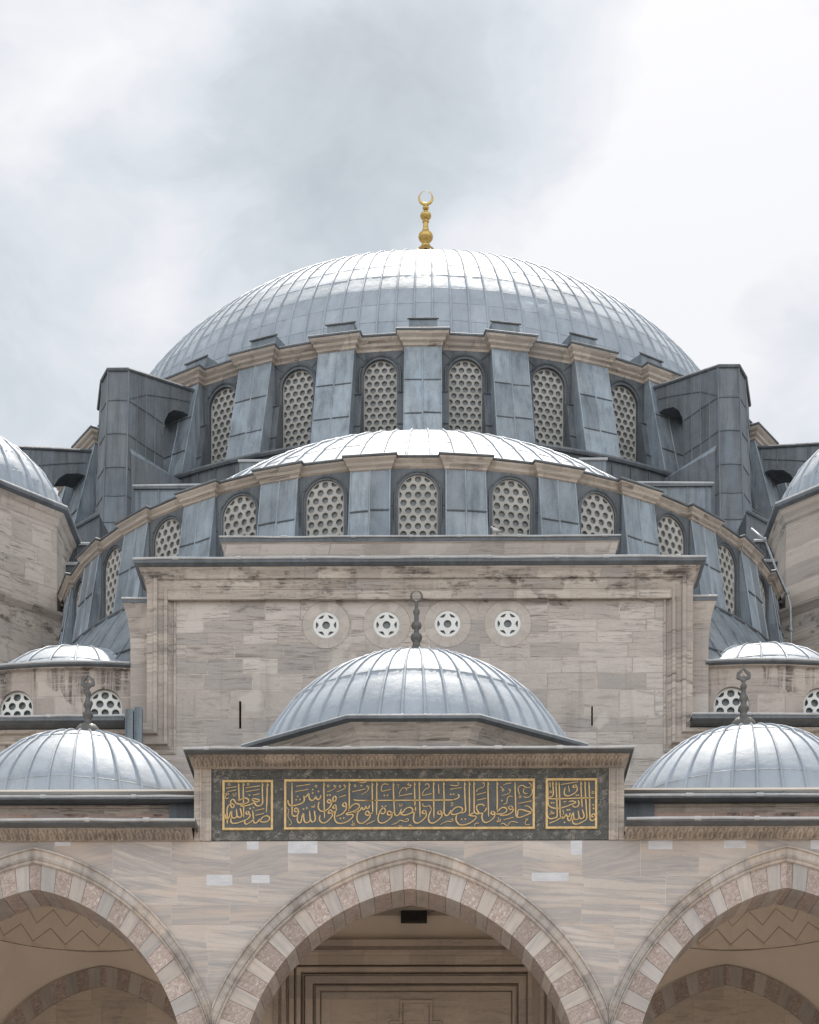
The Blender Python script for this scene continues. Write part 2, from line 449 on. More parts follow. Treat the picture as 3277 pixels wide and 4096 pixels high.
CALLIGRAPHY={
'main':"""
L -2524,1339 -2519,718 -2511,666 -2473,637 -2421,649 -2393,695 -2387,752 -2416,798 -2450,804 -2470,770 -2456,735 -2410,738
L -2606,977 -2600,914 -2560,862 -2491,856 -2399,879 -2318,907 -2272,953 -2266,1005 -2278,1057 -2255,1037 -2215,1057 -2174,1114 -2169,1051 -2151,993 -2099,964 -2053,999 -2025,1045 -2013,1004 -1973,987 -1933,1016 -1921,1079
d -2405,1051
d -2433,982
d -2358,988
d -2088,1194
d -2090,1122
d -1970,1156
o -2019,1263
M -2440,1259 -2146,1304
M -2451,1149 -2180,1198
t -2116,844 -2099,820 -2082,849 -2070,820 -2047,832 -2047,884
L -2051,751 -2047,682 -2035,590 -2053,533 -2099,516 -2133,556 -2145,625 -2157,752
L -2139,556 -2179,510 -2237,504 -2266,545 -2277,625 -2283,694 -2312,637 -2323,556 -2352,499 -2392,511 -2412,568 -2404,649
d -2283,786
d -2214,809
A -1858,1332 -1854,1050 -1843,590
L -1639,1055 -1668,1003 -1656,946 -1616,957 -1599,1015 -1628,1061
L -1662,946 -1702,923 -1742,911 -1783,935 -1771,975 -1725,975 -1702,923 -1708,865 -1765,791 -1846,745 -1921,745 -1967,797 -1973,866 -1955,935
d -1783,1073
d -1731,1078
o -1766,1266
o -1519,1258
M -1628,1291 -1651,1274 -1628,1256 -1607,1273 -1628,1222 -1708,1170 -1795,1142
M -1421,1302 -1438,1279 -1415,1261 -1400,1273 -1421,1221 -1501,1175 -1593,1143
L -1639,865 -1673,819 -1644,802 -1598,819 -1616,865 -1645,865
L -1595,819 -1598,762 -1644,721 -1696,710
L -1742,762 -1765,705 -1708,699 -1679,716 -1708,762 -1748,756
L -1675,704 -1679,647 -1742,566 -1822,503 -1891,498 -1938,544 -1947,601 -1932,659
L -1443,911 -1466,865 -1420,836 -1386,864 -1409,916 -1438,911
L -1383,853 -1397,773 -1477,681 -1604,629
M -1541,1028 -1392,1077
A -1329,1330 -1326,1048 -1328,818 -1339,761
L -1351,738 -1282,841 -1202,893 -1133,881 -1115,829 -1167,772 -1270,726 -1385,692 -1351,663 -1270,674 -1247,634 -1305,565 -1397,508 -1500,485 -1592,509 -1633,589 -1627,681 -1604,750
d -1512,589
d -1443,598
t -1253,542 -1253,450
t -1287,448 -1235,485 -1212,473 -1230,444 -1287,448
o -1206,1270
M -1265,1142 -989,1203
M -943,1277 -961,1260 -938,1240 -917,1260 -949,1162 -1081,1076
L -1236,979 -1133,962 -793,961
L -902,863 -920,806 -954,794 -983,840 -1000,789 -1040,772 -1063,818 -1098,760 -1144,714 -1167,599 -1144,519 -1086,484 -1005,507 -914,587 -891,656 -937,737 -983,714 -983,668 -937,651 -891,679 -833,702
M -1121,760 -1167,726 -1247,703
A -851,1329 -845,1047 -836,713
M -1122,1341 -1041,1333 -961,1352
d -1076,1272
M -971,459 -793,541
t -2640,828 -2588,764 -2606,684 -2594,603 -2548,546 -2530,488 -2588,442
A -756,1334 -753,955 -757,656
L -1002,961 665,965 837,971 941,1007 963,1053 940,1088
A -411,1322 -398,988 -381,712 -358,649 -300,655 -266,712 -237,781
L -392,712 -438,689 -484,655 -530,678 -519,724 -484,736 -450,701 -438,632 -507,552 -610,494 -691,500 -726,564 -714,656 -668,759 -611,805 -571,747 -611,684 -668,702
d -640,839
d -571,842
M -657,1150 -654,1242 -623,1294 -566,1305 -508,1287
M -652,1150 -462,1190
d -594,1067
d -531,1071
L -254,723 -220,700 -151,786 -59,815 -1,769 -24,711 -128,660 -220,660 -260,695
L -24,694 50,734 50,861
A 32,1332 42,952 50,815
t -283,884 -278,844 -255,844 -255,884 -255,844 -226,850 -229,890
A 130,1343 142,952 152,607
L 234,757 194,711 234,682 280,710 246,757
L 284,710 275,630 194,538 102,487 39,504 13,573 27,677 50,757
M -83,1321 -106,1292 -71,1275 -48,1292 -54,1240 -129,1217 -209,1218 -267,1149 -289,1080
M -140,1212 -129,1160
M -295,1051 -13,1102
t -336,1287 -307,1293 -278,1287 -307,1287 -301,1229
M 279,1285 256,1291 308,1308 337,1273 331,1222 262,1193 216,1136 193,1061
M 193,1058 395,1101
M 217,895 205,849 274,831 343,848 378,802 384,745
A 429,1342 435,963 441,584
M 532,1290 544,1100
L 550,744 516,698 562,669 602,698 573,744
L 608,687 596,618 516,537 424,486 355,503 326,572 338,653 378,745
A 639,1342 653,951 654,709 688,646 734,652 769,709 797,755
L 654,709 631,692 596,692
M -449,448 -334,494 -266,545 -197,528 -128,516 -87,551 -116,579 -156,551
M 568,451 666,503 734,525 803,514 838,548 815,571 780,548
M -300,430 -254,425 -219,419
M -104,424 -53,447 -24,418
L 796,709 864,789 956,824 1031,789 1014,720 922,674 830,663 784,709
t 784,847 824,853 830,904 807,910 801,876
A 1076,1335 1088,950 1100,766 1071,708 1002,691
A 1174,1334 1180,949 1180,674
A 1271,1340 1278,949 1278,742 1313,685 1393,679 1473,707 1525,765 1531,799
L 1496,839 1439,874 1358,863 1324,811 1347,742 1393,679
L 1278,708 1232,679 1169,651 1244,633 1318,621 1290,558 1198,490 1083,450 980,450 917,513 899,582 916,651
d 1020,565
d 1094,568
A 1564,1339 1571,948 1580,615
L 1657,735 1628,690 1674,661 1709,695 1674,735
L 1709,672 1692,603 1600,523 1520,495 1462,529 1441,604 1450,673 1485,719
A 1754,1338 1760,948 1755,741
L 1749,706 1829,787 1898,809 1955,775 1933,706 1841,672 1726,672
L 2030,844 1996,803 2036,763 2082,797 2047,843
L 2087,797 2082,729 1990,660 1864,643 1806,660
L 2127,1337 2139,947 2145,694 2168,613 2243,602 2357,647 2461,693 2380,728 2265,762 2197,751 2185,694 2180,625
M 2323,837 2403,831 2461,785 2495,716
M 2414,1325 2460,1290 2460,1233 2368,1222 2276,1268 2207,1234 2196,1165 2225,1073
o 2233,1032
M 2471,1210 2489,1129 2449,1049 2380,1015 2305,1032
M 2322,1210 2299,1141 2345,1095 2391,1107
M 2196,889 2478,943
M 1893,551 2099,602
M 1329,1075 1524,1126
M 1329,960 1525,1000
M 772,1186 1013,1226
M 2018,1200 2001,1182 2024,1165 2041,1182 2012,1114 1944,1079 1852,1051
o 1877,1171
t 1828,1246 1874,1194
M 1874,1269 1955,1303 2052,1320
d 1858,953
M 2081,1027 2012,1045 1967,993 1955,901 1886,878
M 1449,1328 1490,1305 1472,1236 1404,1213 1340,1179 1335,1133
t 1784,603 1784,517
t 1743,511 1807,557 1830,534 1795,511 1749,509
t 2335,561 2404,561 2352,521 2341,464 2392,441 2444,458
M 1824,453 1887,476 1968,430 2025,499 2105,510 2197,487
M 1284,426 1313,478 1382,483
M 772,1278 864,1266 944,1272 955,1318 921,1329
d 789,1083
d 847,1088
""",
'left':"""
o -3836,1303
o -3440,1306
M -3901,1225 -3685,1259
M -3870,1150 -3685,1189
M -3495,1231 -3188,1274
M -3487,1151 -3196,1199
M -3341,1077 -3200,1108
d -3410,1082
M -3290,754 -3097,797
M -3286,656 -3104,699
d -3325,821
d -3396,802
A -3644,1334 -3633,1161 -3629,972 -3657,925
A -3543,1338 -3538,1043 -3530,609
A -3145,1333 -3140,1120 -3136,931 -3156,884 -3211,853 -3266,865 -3306,916 -3314,947
A -3038,1328 -3044,1041 -3057,714
L -3361,979 -3337,1003 -3266,998 -3199,971 -3258,939 -3322,959 -3361,979
L -3657,925 -3582,995 -3495,1019 -3432,987 -3440,932 -3503,905 -3582,893 -3660,897 -3708,933 -3731,980 -3763,992 -3798,964 -3810,909
L -3810,905 -3771,901 -3731,870 -3747,823 -3786,831 -3810,886 -3857,847 -3877,784 -3877,650 -3873,484
L -3314,916 -3416,877 -3534,854 -3605,854
M -3874,1130 -3905,1107 -3878,1087 -3846,1106 -3874,1130
M -3897,1075 -3913,1036 -3889,1004 -3838,1028
t -3751,1122 -3747,1067 -3724,1067 -3724,1114 -3724,1067 -3696,1074 -3696,1130
L -3605,806 -3593,759 -3573,673 -3589,625 -3628,618 -3668,649 -3684,791
L -3676,649 -3699,610 -3747,602 -3782,634 -3786,744 -3818,689 -3841,610 -3873,579 -3908,610 -3920,689
L -3455,747 -3483,712 -3455,680 -3416,696 -3439,747
L -3408,696 -3400,641 -3455,578 -3549,539 -3660,500 -3754,492 -3798,531 -3794,610
L -3345,759 -3333,648 -3329,577 -3392,515 -3471,475 -3510,499 -3502,546
L -3329,577 -3313,506 -3258,506 -3218,553 -3203,577 -3187,553 -3124,624 -3045,647 -2990,608 -3013,545 -3100,514 -3195,530
""",
'right':"""
L 2809,1347 2815,1025 2822,875 2861,820 2963,788 3089,796 3198,827 3293,866 3395,905 3324,937 3245,921
M 2856,1331 2864,1221
A 2911,1339 2923,1071 2853,1017 2861,989 3002,985 3355,995 3779,1006
A 2978,1334 2994,1024 3006,639 2963,592 2877,569 2822,592 2814,647
L 3045,1330 3057,1024 3073,647 3097,592 3152,591 3191,662 3214,623 3262,623 3273,693
M 3080,1281 3433,1337
L 3370,1278 3335,1243 3370,1219 3406,1243 3386,1278
L 3414,1243 3422,1164 3355,1094 3253,1047 3182,1055 3151,1118 3174,1224
M 3241,1259 3261,1118
A 3496,1337 3512,1023 3528,803
A 3582,1337 3598,1022 3618,708 3619,567 3536,504 3427,457 3356,465 3325,520 3340,575
L 3665,1336 3681,1022 3685,708 3693,566 3733,527 3780,550 3807,605 3779,660 3740,661 3725,621 3764,606
o 2872,1132
o 3751,1115
d 3406,1058
d 3448,1060
d 2888,903
d 2933,902
d 3759,857
d 3764,782
d 3222,752
d 3263,756
d 3160,493
L 3438,960 3461,897 3434,826 3371,811 3324,842
M 2908,734 2869,710 2947,686 2908,671 2834,667
L 3136,615 3058,576 2963,521 2838,474
M 3120,757 3140,694 3120,639
L 3528,763 3564,645 3552,590 3505,567 3466,606 3442,740
L 3462,598 3434,559 3387,552 3352,591 3344,693 3316,646 3293,560 3262,524 3230,552 3222,607
t 3135,929 3198,929
t 3163,929 3163,890
""",
}
# ------------------------------------------------------------------ mesh helpers
class MB:
    def __init__(self):
        self.v, self.f, self.m, self.t = [], [], [], []

    def add(self, verts, faces, mi=0, tint=0.5):
        o = len(self.v)
        self.v.extend(tuple(p) for p in verts)
        for f in faces:
            self.f.append(tuple(i + o for i in f))
            self.m.append(mi)
            self.t.append(tint)
        return self

    def quad(self, a, b, c, d, mi=0, tint=0.5):
        return self.add([a, b, c, d], [(0, 1, 2, 3)], mi, tint)

    def box(self, x0, x1, y0, y1, z0, z1, mi=0, tint=0.5):
        v = [(x0, y0, z0), (x1, y0, z0), (x1, y1, z0), (x0, y1, z0), (x0, y0, z1), (x1, y0, z1), (x1, y1, z1), (x0, y1, z1)]
        return self.add(v, [(0, 3, 2, 1), (4, 5, 6, 7), (0, 1, 5, 4), (1, 2, 6, 5), (2, 3, 7, 6), (3, 0, 4, 7)], mi, tint)

    def grid(self, rows, closed=False, mi=0, tint=None):
        """rows: list of equally long point rows"""
        o = len(self.v)
        n = len(rows[0])
        for r in rows:
            self.v.extend(tuple(p) for p in r)
        for i in range(len(rows) - 1):
            for j in range(n if closed else n - 1):
                k = (j + 1) % n
                self.f.append((o + i * n + j, o + i * n + k, o + (i + 1) * n + k, o + (i + 1) * n + j))
                self.m.append(mi)
                self.t.append(0.5 if tint is None else tint(i, j))
        return self

    def prism(self, bot, top, mi=0, tint=0.5, caps=True):
        """two rings of the same length"""
        n = len(bot)
        fs = [(i, (i + 1) % n, n + (i + 1) % n, n + i) for i in range(n)]
        if caps:
            fs += [tuple(range(n - 1, -1, -1)), tuple(range(n, 2 * n))]
        return self.add(list(bot) + list(top), fs, mi, tint)

    def tube(self, path, r, n=6, mi=0, tint=0.5, caps=True, closed=False):
        P = [Vector(p) for p in path]
        rows = []
        for i, p in enumerate(P):
            a = P[i - 1] if (i > 0 or closed) else p
            b = P[(i + 1) % len(P)] if (i < len(P) - 1 or closed) else p
            d = (b - a)
            if d.length < 1e-9:
                d = Vector((0, 0, 1))
            d.normalize()
            up = Vector((0, 0, 1)) if abs(d.z) < 0.9 else Vector((0, 1, 0))
            s = d.cross(up).normalized()
            u = s.cross(d)
            rr = r[i] if isinstance(r, (list, tuple)) else r
            rows.append([p + s * cos(2 * pi * k / n) * rr + u * sin(2 * pi * k / n) * rr for k in range(n)])
        if closed:
            rows.append(rows[0])
        o = len(self.v)
        self.grid(rows, True, mi, (lambda i, j: tint))
        if caps and not closed:
            self.f.append(tuple(o + k for k in range(n - 1, -1, -1)))
            self.f.append(tuple(o + (len(rows) - 1) * n + k for k in range(n)))
            self.m += [mi, mi]
            self.t += [tint, tint]
        return self

    def lathe(self, prof, cx, cy, n=24, mi=0, a0=0.0, a1=2 * pi, flute=0, famp=0.0):
        full = abs(a1 - a0 - 2 * pi) < 1e-6
        m = n if full else n + 1
        rows = []
        for r, z in prof:
            row = []
            for k in range(m):
                a = a0 + (a1 - a0) * k / n
                rr = r * (1 + famp * cos(flute * a)) if flute else r
                row.append((cx + rr * sin(a), cy - rr * cos(a), z))
            rows.append(row)
        return self.grid(rows, full, mi)

    def build(self, name, mats, parent=None, smooth=False, tint=False, angle=None):
        me = bpy.data.meshes.new(name)
        me.from_pydata(self.v, [], self.f)
        for m in (mats if isinstance(mats, (list, tuple)) else [mats]):
            me.materials.append(m)
        me.polygons.foreach_set('material_index', self.m)
        if smooth:
            me.polygons.foreach_set('use_smooth', [True] * len(self.f))
        if tint:
            at = me.attributes.new('tint', 'FLOAT', 'FACE')
            at.data.foreach_set('value', self.t)
        me.update()
        if angle is not None:
            me.polygons.foreach_set('use_smooth', [True] * len(self.f))
            me.set_sharp_from_angle(angle=rad(angle))
        o = bpy.data.objects.new(name, me)
        COL.objects.link(o)
        if parent:
            attach(o, parent)
        return o


def world_of(o):
    mw = Matrix.LocRotScale(o.location, o.rotation_euler, o.scale)
    if o.parent:
        return world_of(o.parent) @ o.matrix_parent_inverse @ mw
    return mw


def attach(o, parent):
    o.parent = parent
    o.matrix_parent_inverse = world_of(parent).inverted()


def empty(name, loc, label, cat, group=None):
    o = bpy.data.objects.new(name, None)
    o.empty_display_size = 0.5
    COL.objects.link(o)
    o.location = loc
    o['label'] = label
    o['category'] = cat
    if group:
        o['group'] = group
    return o


def dup(o, parent, loc=None, rot=None):
    """a copy of a part together with its sub-parts"""
    c = o.copy()
    COL.objects.link(c)
    c.parent = parent
    c.matrix_parent_inverse = o.matrix_parent_inverse.copy()
    if loc is not None:
        c.location = loc
    if rot is not None:
        c.rotation_euler = rot
    for k in [x for x in bpy.data.objects if x.parent == o]:
        d = k.copy()
        COL.objects.link(d)
        d.parent = c
        d.matrix_parent_inverse = k.matrix_parent_inverse.copy()
    return c


def plate(loops, thick):
    """a flat plate with holes in the x-z plane: front face at y=0, back at y=thick. loops[0] is the outline"""
    cu = bpy.data.curves.new('tmp', 'CURVE')
    cu.dimensions = '2D'
    cu.fill_mode = 'BOTH'
    cu.extrude = thick / 2
    for lp in loops:
        s = cu.splines.new('POLY')
        s.points.add(len(lp) - 1)
        for p, q in zip(s.points, lp):
            p.co = (q[0], q[1], 0, 1)
        s.use_cyclic_u = True
    ob = bpy.data.objects.new('tmp', cu)
    COL.objects.link(ob)
    dg = bpy.context.evaluated_depsgraph_get()
    me = bpy.data.meshes.new_from_object(ob.evaluated_get(dg))
    mb = MB()
    mb.add([(v.co.x, thick / 2 - v.co.z, v.co.y) for v in me.vertices], [tuple(p.vertices) for p in me.polygons])
    bpy.data.objects.remove(ob)
    bpy.data.curves.remove(cu)
    bpy.data.meshes.remove(me)
    return mb


def arch_loop(w, z0, z1, n=18):
    """round-headed opening outline, anticlockwise"""
    r = w / 2
    zs = z1 - r
    pts = [(-r, z0), (r, z0)]
    for i in range(n + 1):
        a = pi * i / n
        pts.append((r * cos(a), zs + r * sin(a)))
    return pts


def clip_convex(poly, hull):
    out = poly
    n = len(hull)
    for i in range(n):
        a, b = hull[i], hull[(i + 1) % n]
        ex, ey = b[0] - a[0], b[1] - a[1]
        if abs(ex) + abs(ey) < 1e-9:
            continue
        inp, out = out, []
        for j in range(len(inp)):
            p, q = inp[j - 1], inp[j]
            dp = ex * (p[1] - a[1]) - ey * (p[0] - a[0])
            dq = ex * (q[1] - a[1]) - ey * (q[0] - a[0])
            if (dp >= 0) != (dq >= 0):
                s = dp / (dp - dq)
                out.append((p[0] + s * (q[0] - p[0]), p[1] + s * (q[1] - p[1])))
            if dq >= 0:
                out.append(q)
        if len(out) < 3:
            return []
    return out


def grille_loops(w, z0, z1, hr, dx, dz, border, phase=0.0, zoff=0.0):
    outer = arch_loop(w, z0, z1)
    inner = arch_loop(w - 2 * border, z0 + border * 0.4, z1 - border)
    loops = [outer]
    row = 0
    z = z1 - border - hr * 0.9 - zoff
    while z > z0 - hr:
        x = -8 * dx + (dx / 2 if row % 2 else 0) + phase * dx
        while x < 8 * dx:
            c = [(x + hr * cos(2 * pi * i / 14), z + hr * sin(2 * pi * i / 14)) for i in range(14)]
            c = clip_convex(c, inner)
            if len(c) >= 3:
                ar = abs(sum(c[i - 1][0] * c[i][1] - c[i][0] * c[i - 1][1] for i in range(len(c)))) / 2
                if ar > 0.12 * hr * hr:
                    loops.append(c)
            x += dx
        z -= dz
        row += 1
    return loops


def tube_arch(mb, w, z0, z1, y, r, n=6, mi=0):
    p = arch_loop(w, z0, z1, 16)
    path = [(p[0][0], y, p[0][1])] + [(q[0], y, q[1]) for q in reversed(p[2:])][0:0]
    pts = [(p[1][0], y, p[1][1])] + [(q[0], y, q[1]) for q in p[2:]] + [(p[0][0], y, p[0][1])]
    mb.tube(pts, r, n, mi)


def dome_mesh(cx, cy, radius_of, z_of, nr, phase, rib_w, rib_h, courses, step, sub=5, a0=0.0, a1=2 * pi, rnd=0.006, flute=0.0, seed=1, per=7, seam=0.013):
    """lead dome: gores between raised rolls, overlapping courses; radius_of(s), z_of(s), s 0 base .. 1 crown"""
    rs = random.Random(seed)
    mb = MB()
    full = abs(a1 - a0 - 2 * pi) < 1e-6
    nrows = courses * sub
    cols = []
    for g in range(nr):
        base = a0 + (a1 - a0) * (g + phase) / nr
        st = (a1 - a0) / nr
        d = rib_w / 2
        cols += [(base, rib_h, g), (base + d * 0.6, rib_h * 0.8, g), (base + d, 0.0, g)]
        m = per - 3
        for i in range(1, m):
            u = i / m
            cols.append((base + d + (st - 2 * d) * u, flute * 4 * u * (1 - u), g))
        cols += [(base + st - d, 0.0, g), (base + st - d * 0.6, rib_h * 0.8, g)]
    if not full:
        cols.append((a1 + phase * (a1 - a0) / nr, rib_h, nr - 1))
    jit = [0] * nr
    nz = {}
    rows = []
    for i in range(nrows + 1):
        s = i / nrows
        r, z = radius_of(s), z_of(s)
        # outward normal in the r-z plane
        e = 1e-3
        dr, dz = radius_of(min(1, s + e)) - radius_of(max(0, s - e)), z_of(min(1, s + e)) - z_of(max(0, s - e))
        L = math.hypot(dr, dz) or 1
        nx, nzv = dz / L, -dr / L
        fade = min(1.0, r / (0.25 * radius_of(0)))
        row = []
        for j, (a, h, g) in enumerate(cols):
            k = (i + jit[g]) % sub
            off = step * (1 - k / (sub - 1.0)) if step else 0.0
            key = (i // 1, j)
            off += rs.uniform(-rnd, rnd) if 0 < i else 0
            off += h * (0.35 + 0.65 * fade)
            rr = max(0.0, r + nx * off)
            row.append((cx + rr * sin(a), cy - rr * cos(a), z + nzv * off))
        rows.append(row)
    tv = {}
    ncol = len(cols)

    def tint(i, j):
        g = cols[j][2]
        key = (g, (i + jit[g]) // sub)
        if key not in tv:
            tv[key] = min(1, max(0, rs.gauss(0.5, 0.22)))
        return tv[key]
    mb.grid(rows, full, 0, tint)
    # welted cross seams, one short length per sheet
    st = (a1 - a0) / nr
    for c in range(1, courses):
        for g in range(nr):
            s = (c * sub - jit[g] + rs.uniform(-0.12, 0.12)) / nrows
            if s > 0.93:
                continue
            r, z = radius_of(s), z_of(s)
            e = 1e-3
            dr, dz = radius_of(s + e) - radius_of(s - e), z_of(s + e) - z_of(s - e)
            L = math.hypot(dr, dz)
            nx, nzv = dz / L, -dr / L
            b0 = a0 + st * (g + phase) + rib_w * 0.45
            b1 = a0 + st * (g + 1 + phase) - rib_w * 0.45
            tilt = rs.uniform(-0.012, 0.012)
            pts = []
            for u in (0.0, 0.5, 1.0):
                a = b0 + (b1 - b0) * u
                k = step * 0.9 + flute * 4 * u * (1 - u)
                pts.append(((cx + (r + nx * k) * sin(a)), cy - (r + nx * k) * cos(a), z + nzv * k + tilt * (u - 0.5)))
            mb.tube(pts, seam, 5, 1, 0.5)
    return mb


def ring_plan(R_rec, R_blk, hw, o, ks, step, ends=None):
    """plan of a cornice that breaks forward over piers; o is the projection"""
    pts = []
    def P(R, s, t):
        return (R * sin(t) + s * cos(t), -R * cos(t) + s * sin(t))
    if ends:
        pts.append(P(R_rec + o, 0, ends[0]))
    for k in ks:
        t = k * step
        h = hw + o
        pts += [P(R_rec + o, -h, t), P(R_blk + o, -h, t), P(R_blk + o, h, t), P(R_rec + o, h, t)]
    if ends:
        pts.append(P(R_rec + o, 0, ends[1]))
    return pts


def ring_sweep(mb, prof, args, cx, cy, closed, mi=0):
    rows = [[(cx + x, cy + y, z) for x, y in ring_plan(args[0], args[1], args[2], o, *args[3:])] for o, z in prof]
    rs = random.Random(3)
    tt = [rs.uniform(0.25, 0.75) for _ in range(400)]
    mb.grid(rows, closed, mi, lambda i, j: tt[j // 4])


# ------------------------------------------------------------------ setting
g = MB()
g.quad((-3000, -3000, -0.02), (3000, -3000, -0.02), (3000, 3000, -0.02), (-3000, 3000, -0.02))
go = g.build('ground', M['ground'])
go['kind'] = 'structure'
g = MB()
g.quad((-32, -12, 0.0), (32, -12, 0.0), (32, 48.4, 0.0), (-32, 48.4, 0.0))
go = g.build('courtyard', M['paving'])
go['kind'] = 'structure'

# ------------------------------------------------------------------ the mosque
CY = 83.06                      # central dome axis
HY = 61.40                      # half dome axis
W = 48.6                        # main front wall
mosque = empty('mosque', (0, W, 0), 'huge grey stone mosque with lead covered main dome, half dome and gold crescent finial', 'mosque')

# --- main dome
def ell(a, h, zc, s0=0.0):
    return (lambda s: a * cos(s0 + (pi / 2 - s0) * s)), (lambda s: zc + h * sin(s0 + (pi / 2 - s0) * s))

rf, zf = ell(14.0, 9.56, 40.3, 0.02)
dm = dome_mesh(0, CY, rf, zf, 128, 0.5, 0.0068, 0.055, 18, 0.014, sub=5, rnd=0.004, seed=4, seam=0.009)
main_dome = dm.build('main_dome', [M['lead_dome'], M['lead_seam']], mosque, smooth=False, tint=True, angle=28)
main_dome['label'] = 'broad central lead dome with close ribs'


def gold_finial(name, cx, cy, z, parent):
    mb = MB()
    u = 0.001357
    prof = [(0.36, 0.0), (0.22, 0.02), (0.15, 0.06), (0.14, 0.10)]
    def ball(r, c, h, n=9, lo=0.12):
        return [(r * cos(a), c + h * sin(a)) for a in [(-pi / 2 + lo * pi + (1 - 2 * lo) * pi * i / (n - 1)) for i in range(n)]]
    prof += ball(0.215, 0.16, 0.13) + [(0.12, 0.30)] + ball(0.322, 0.57, 0.25) + [(0.15, 0.86), (0.125, 0.92), (0.105, 1.15), (0.12, 1.17)]
    prof += ball(0.15, 1.225, 0.07) + ball(0.245, 1.48, 0.165) + [(0.085, 1.66), (0.08, 1.74)] + ball(0.14, 1.815, 0.1) + [(0.06, 1.93), (0.05, 1.98)]
    mb.lathe([(r, z + q) for r, q in prof], cx, cy, 28)
    o = mb.build(name, M['gold'], parent, smooth=True)
    # crescent: horns up, round section, thick below
    cr = MB()
    cres = []
    zc = z + 2.24
    n = 40
    rows = []
    for i in range(n + 1):
        a = rad(97) + rad(346) * i / n
        th = 0.5 - 0.5 * cos(2 * pi * i / n)
        Rm = 0.285 + 0.03 * cos(2 * pi * i / n)
        w = 0.012 + 0.066 * th
        px, pz = Rm * cos(a), Rm * sin(a)
        off = -0.028 * th
        rows.append([(cx + px + cos(a) * w * cos(q), cy + w * 0.75 * sin(q), zc + pz + off * 0 + sin(a) * w * cos(q)) for q in [2 * pi * k / 8 for k in range(8)]])
    cr.grid(rows, True)
    co = cr.build('crescent', M['gold'], o, smooth=True)
    return o


fin = gold_finial('finial', 0, CY, 50.06 + 3.16, mosque)
fin.parent = None
attach(fin, main_dome)

# --- main drum: window bays and piers
ST = rad(11.25)
bay_outline = [(-1.50, 36.1), (1.50, 36.1), (1.50, 40.16), (-1.50, 40.16)]
bay = plate([bay_outline, arch_loop(1.20, 36.42, 39.84)], 0.30)
bay.v = [(x, y - 15.42, z) for x, y, z in bay.v]
tube_b = MB()
tube_b.v, tube_b.f, tube_b.m, tube_b.t = bay.v, bay.f, bay.m, bay.t
tube_arch(tube_b, 1.46, 36.3, 39.97, -15.43, 0.045)
for sx in (-1, 1):
    tube_b.tube([(sx * 0.55, -15.425, 39.8), (sx * 0.95, -15.425, 40.15)], 0.018, 5)
    tube_b.tube([(sx * 0.74, -15.425, 38.55), (sx * 1.45, -15.425, 38.58)], 0.02, 5)
tube_b.tube([(0, -15.425, 39.99), (0, -15.425, 40.15)], 0.02, 5)
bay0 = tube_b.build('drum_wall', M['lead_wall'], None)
gl = plate(grille_loops(1.20, 36.42, 39.84, 0.098, 0.272, 0.228, 0.035, 0.0), 0.06)
gl.v = [(x, y - 15.29, z) for x, y, z in gl.v]
win0 = gl.build('drum_window', M['grille'], None)
pn = MB()
pn.quad((-0.62, -15.22, 36.35), (0.62, -15.22, 36.35), (0.62, -15.22, 39.86), (-0.62, -15.22, 39.86))
pane0 = pn.build('pane', M['pane'], win0)

def pier(mb, hw_t, R_t, z_t, hw_b, R_b, z_b, R_in, seams, seed=1):
    rs = random.Random(seed)
    def Y(z):
        return R_b + (R_t - R_b) * (z - z_b) / (z_t - z_b)
    def H(z):
        return hw_b + (hw_t - hw_b) * (z - z_b) / (z_t - z_b)
    lv = [z_b] + sorted(seams) + [z_t]
    for a, b in zip(lv, lv[1:]):
        zm = [a, (a + b) / 2, b]
        for z0, z1 in zip(zm, zm[1:]):
            pass
        t0, t1 = rs.uniform(0.1, 0.95), rs.uniform(0.1, 0.95)
        bow = rs.uniform(0.004, 0.018)
        for x0, x1, tt in ((-1, 0, t0), (0, 1, t1)):
            rows = []
            for k in range(4):
                z = a + (b - a) * k / 3
                rows.append([(H(z) * (x0 + (x1 - x0) * i / 3), -Y(z) - bow * (1 if 0 < k < 3 and 0 < i < 3 else 0), z) for i in range(4)])
            mb.grid(rows, False, 0, lambda i, j: tt)
        ts = rs.uniform(0.2, 0.8)
        mb.quad((-H(a), -R_in, a), (-H(a), -Y(a), a), (-H(b), -Y(b), b), (-H(b), -R_in, b), 0, ts)
        mb.quad((H(a), -Y(a), a), (H(a), -R_in, a), (H(b), -R_in, b), (H(b), -Y(b), b), 0, ts)
    for z in seams:
        q = rs.uniform(-0.02, 0.03)
        mb.tube([(-H(z), -Y(z) - 0.004, z), (-0.3, -Y(z) - 0.006, z + q * 0.7), (-0.04, -Y(z) - 0.006, z + q)], 0.026, 5, 2)
        q2 = q + rs.uniform(-0.03, 0.03)
        mb.tube([(0.03, -Y(z) - 0.006, z + q2), (H(z), -Y(z) - 0.004, z + q2 * 0.4)], 0.026, 5, 2)
    xw = [rs.uniform(-0.015, 0.015) for _ in range(5)]
    mb.tube([(xw[i], -Y(z_b + (z_t - z_b) * i / 4), z_b + (z_t - z_b) * i / 4) for i in range(5)], 0.03, 6, 0, 0.75)
    for s in (-1, 1):
        mb.tube([(s * hw_b, -R_b, z_b), (s * hw_t, -R_t, z_t)], 0.024, 6, 0, 0.85)

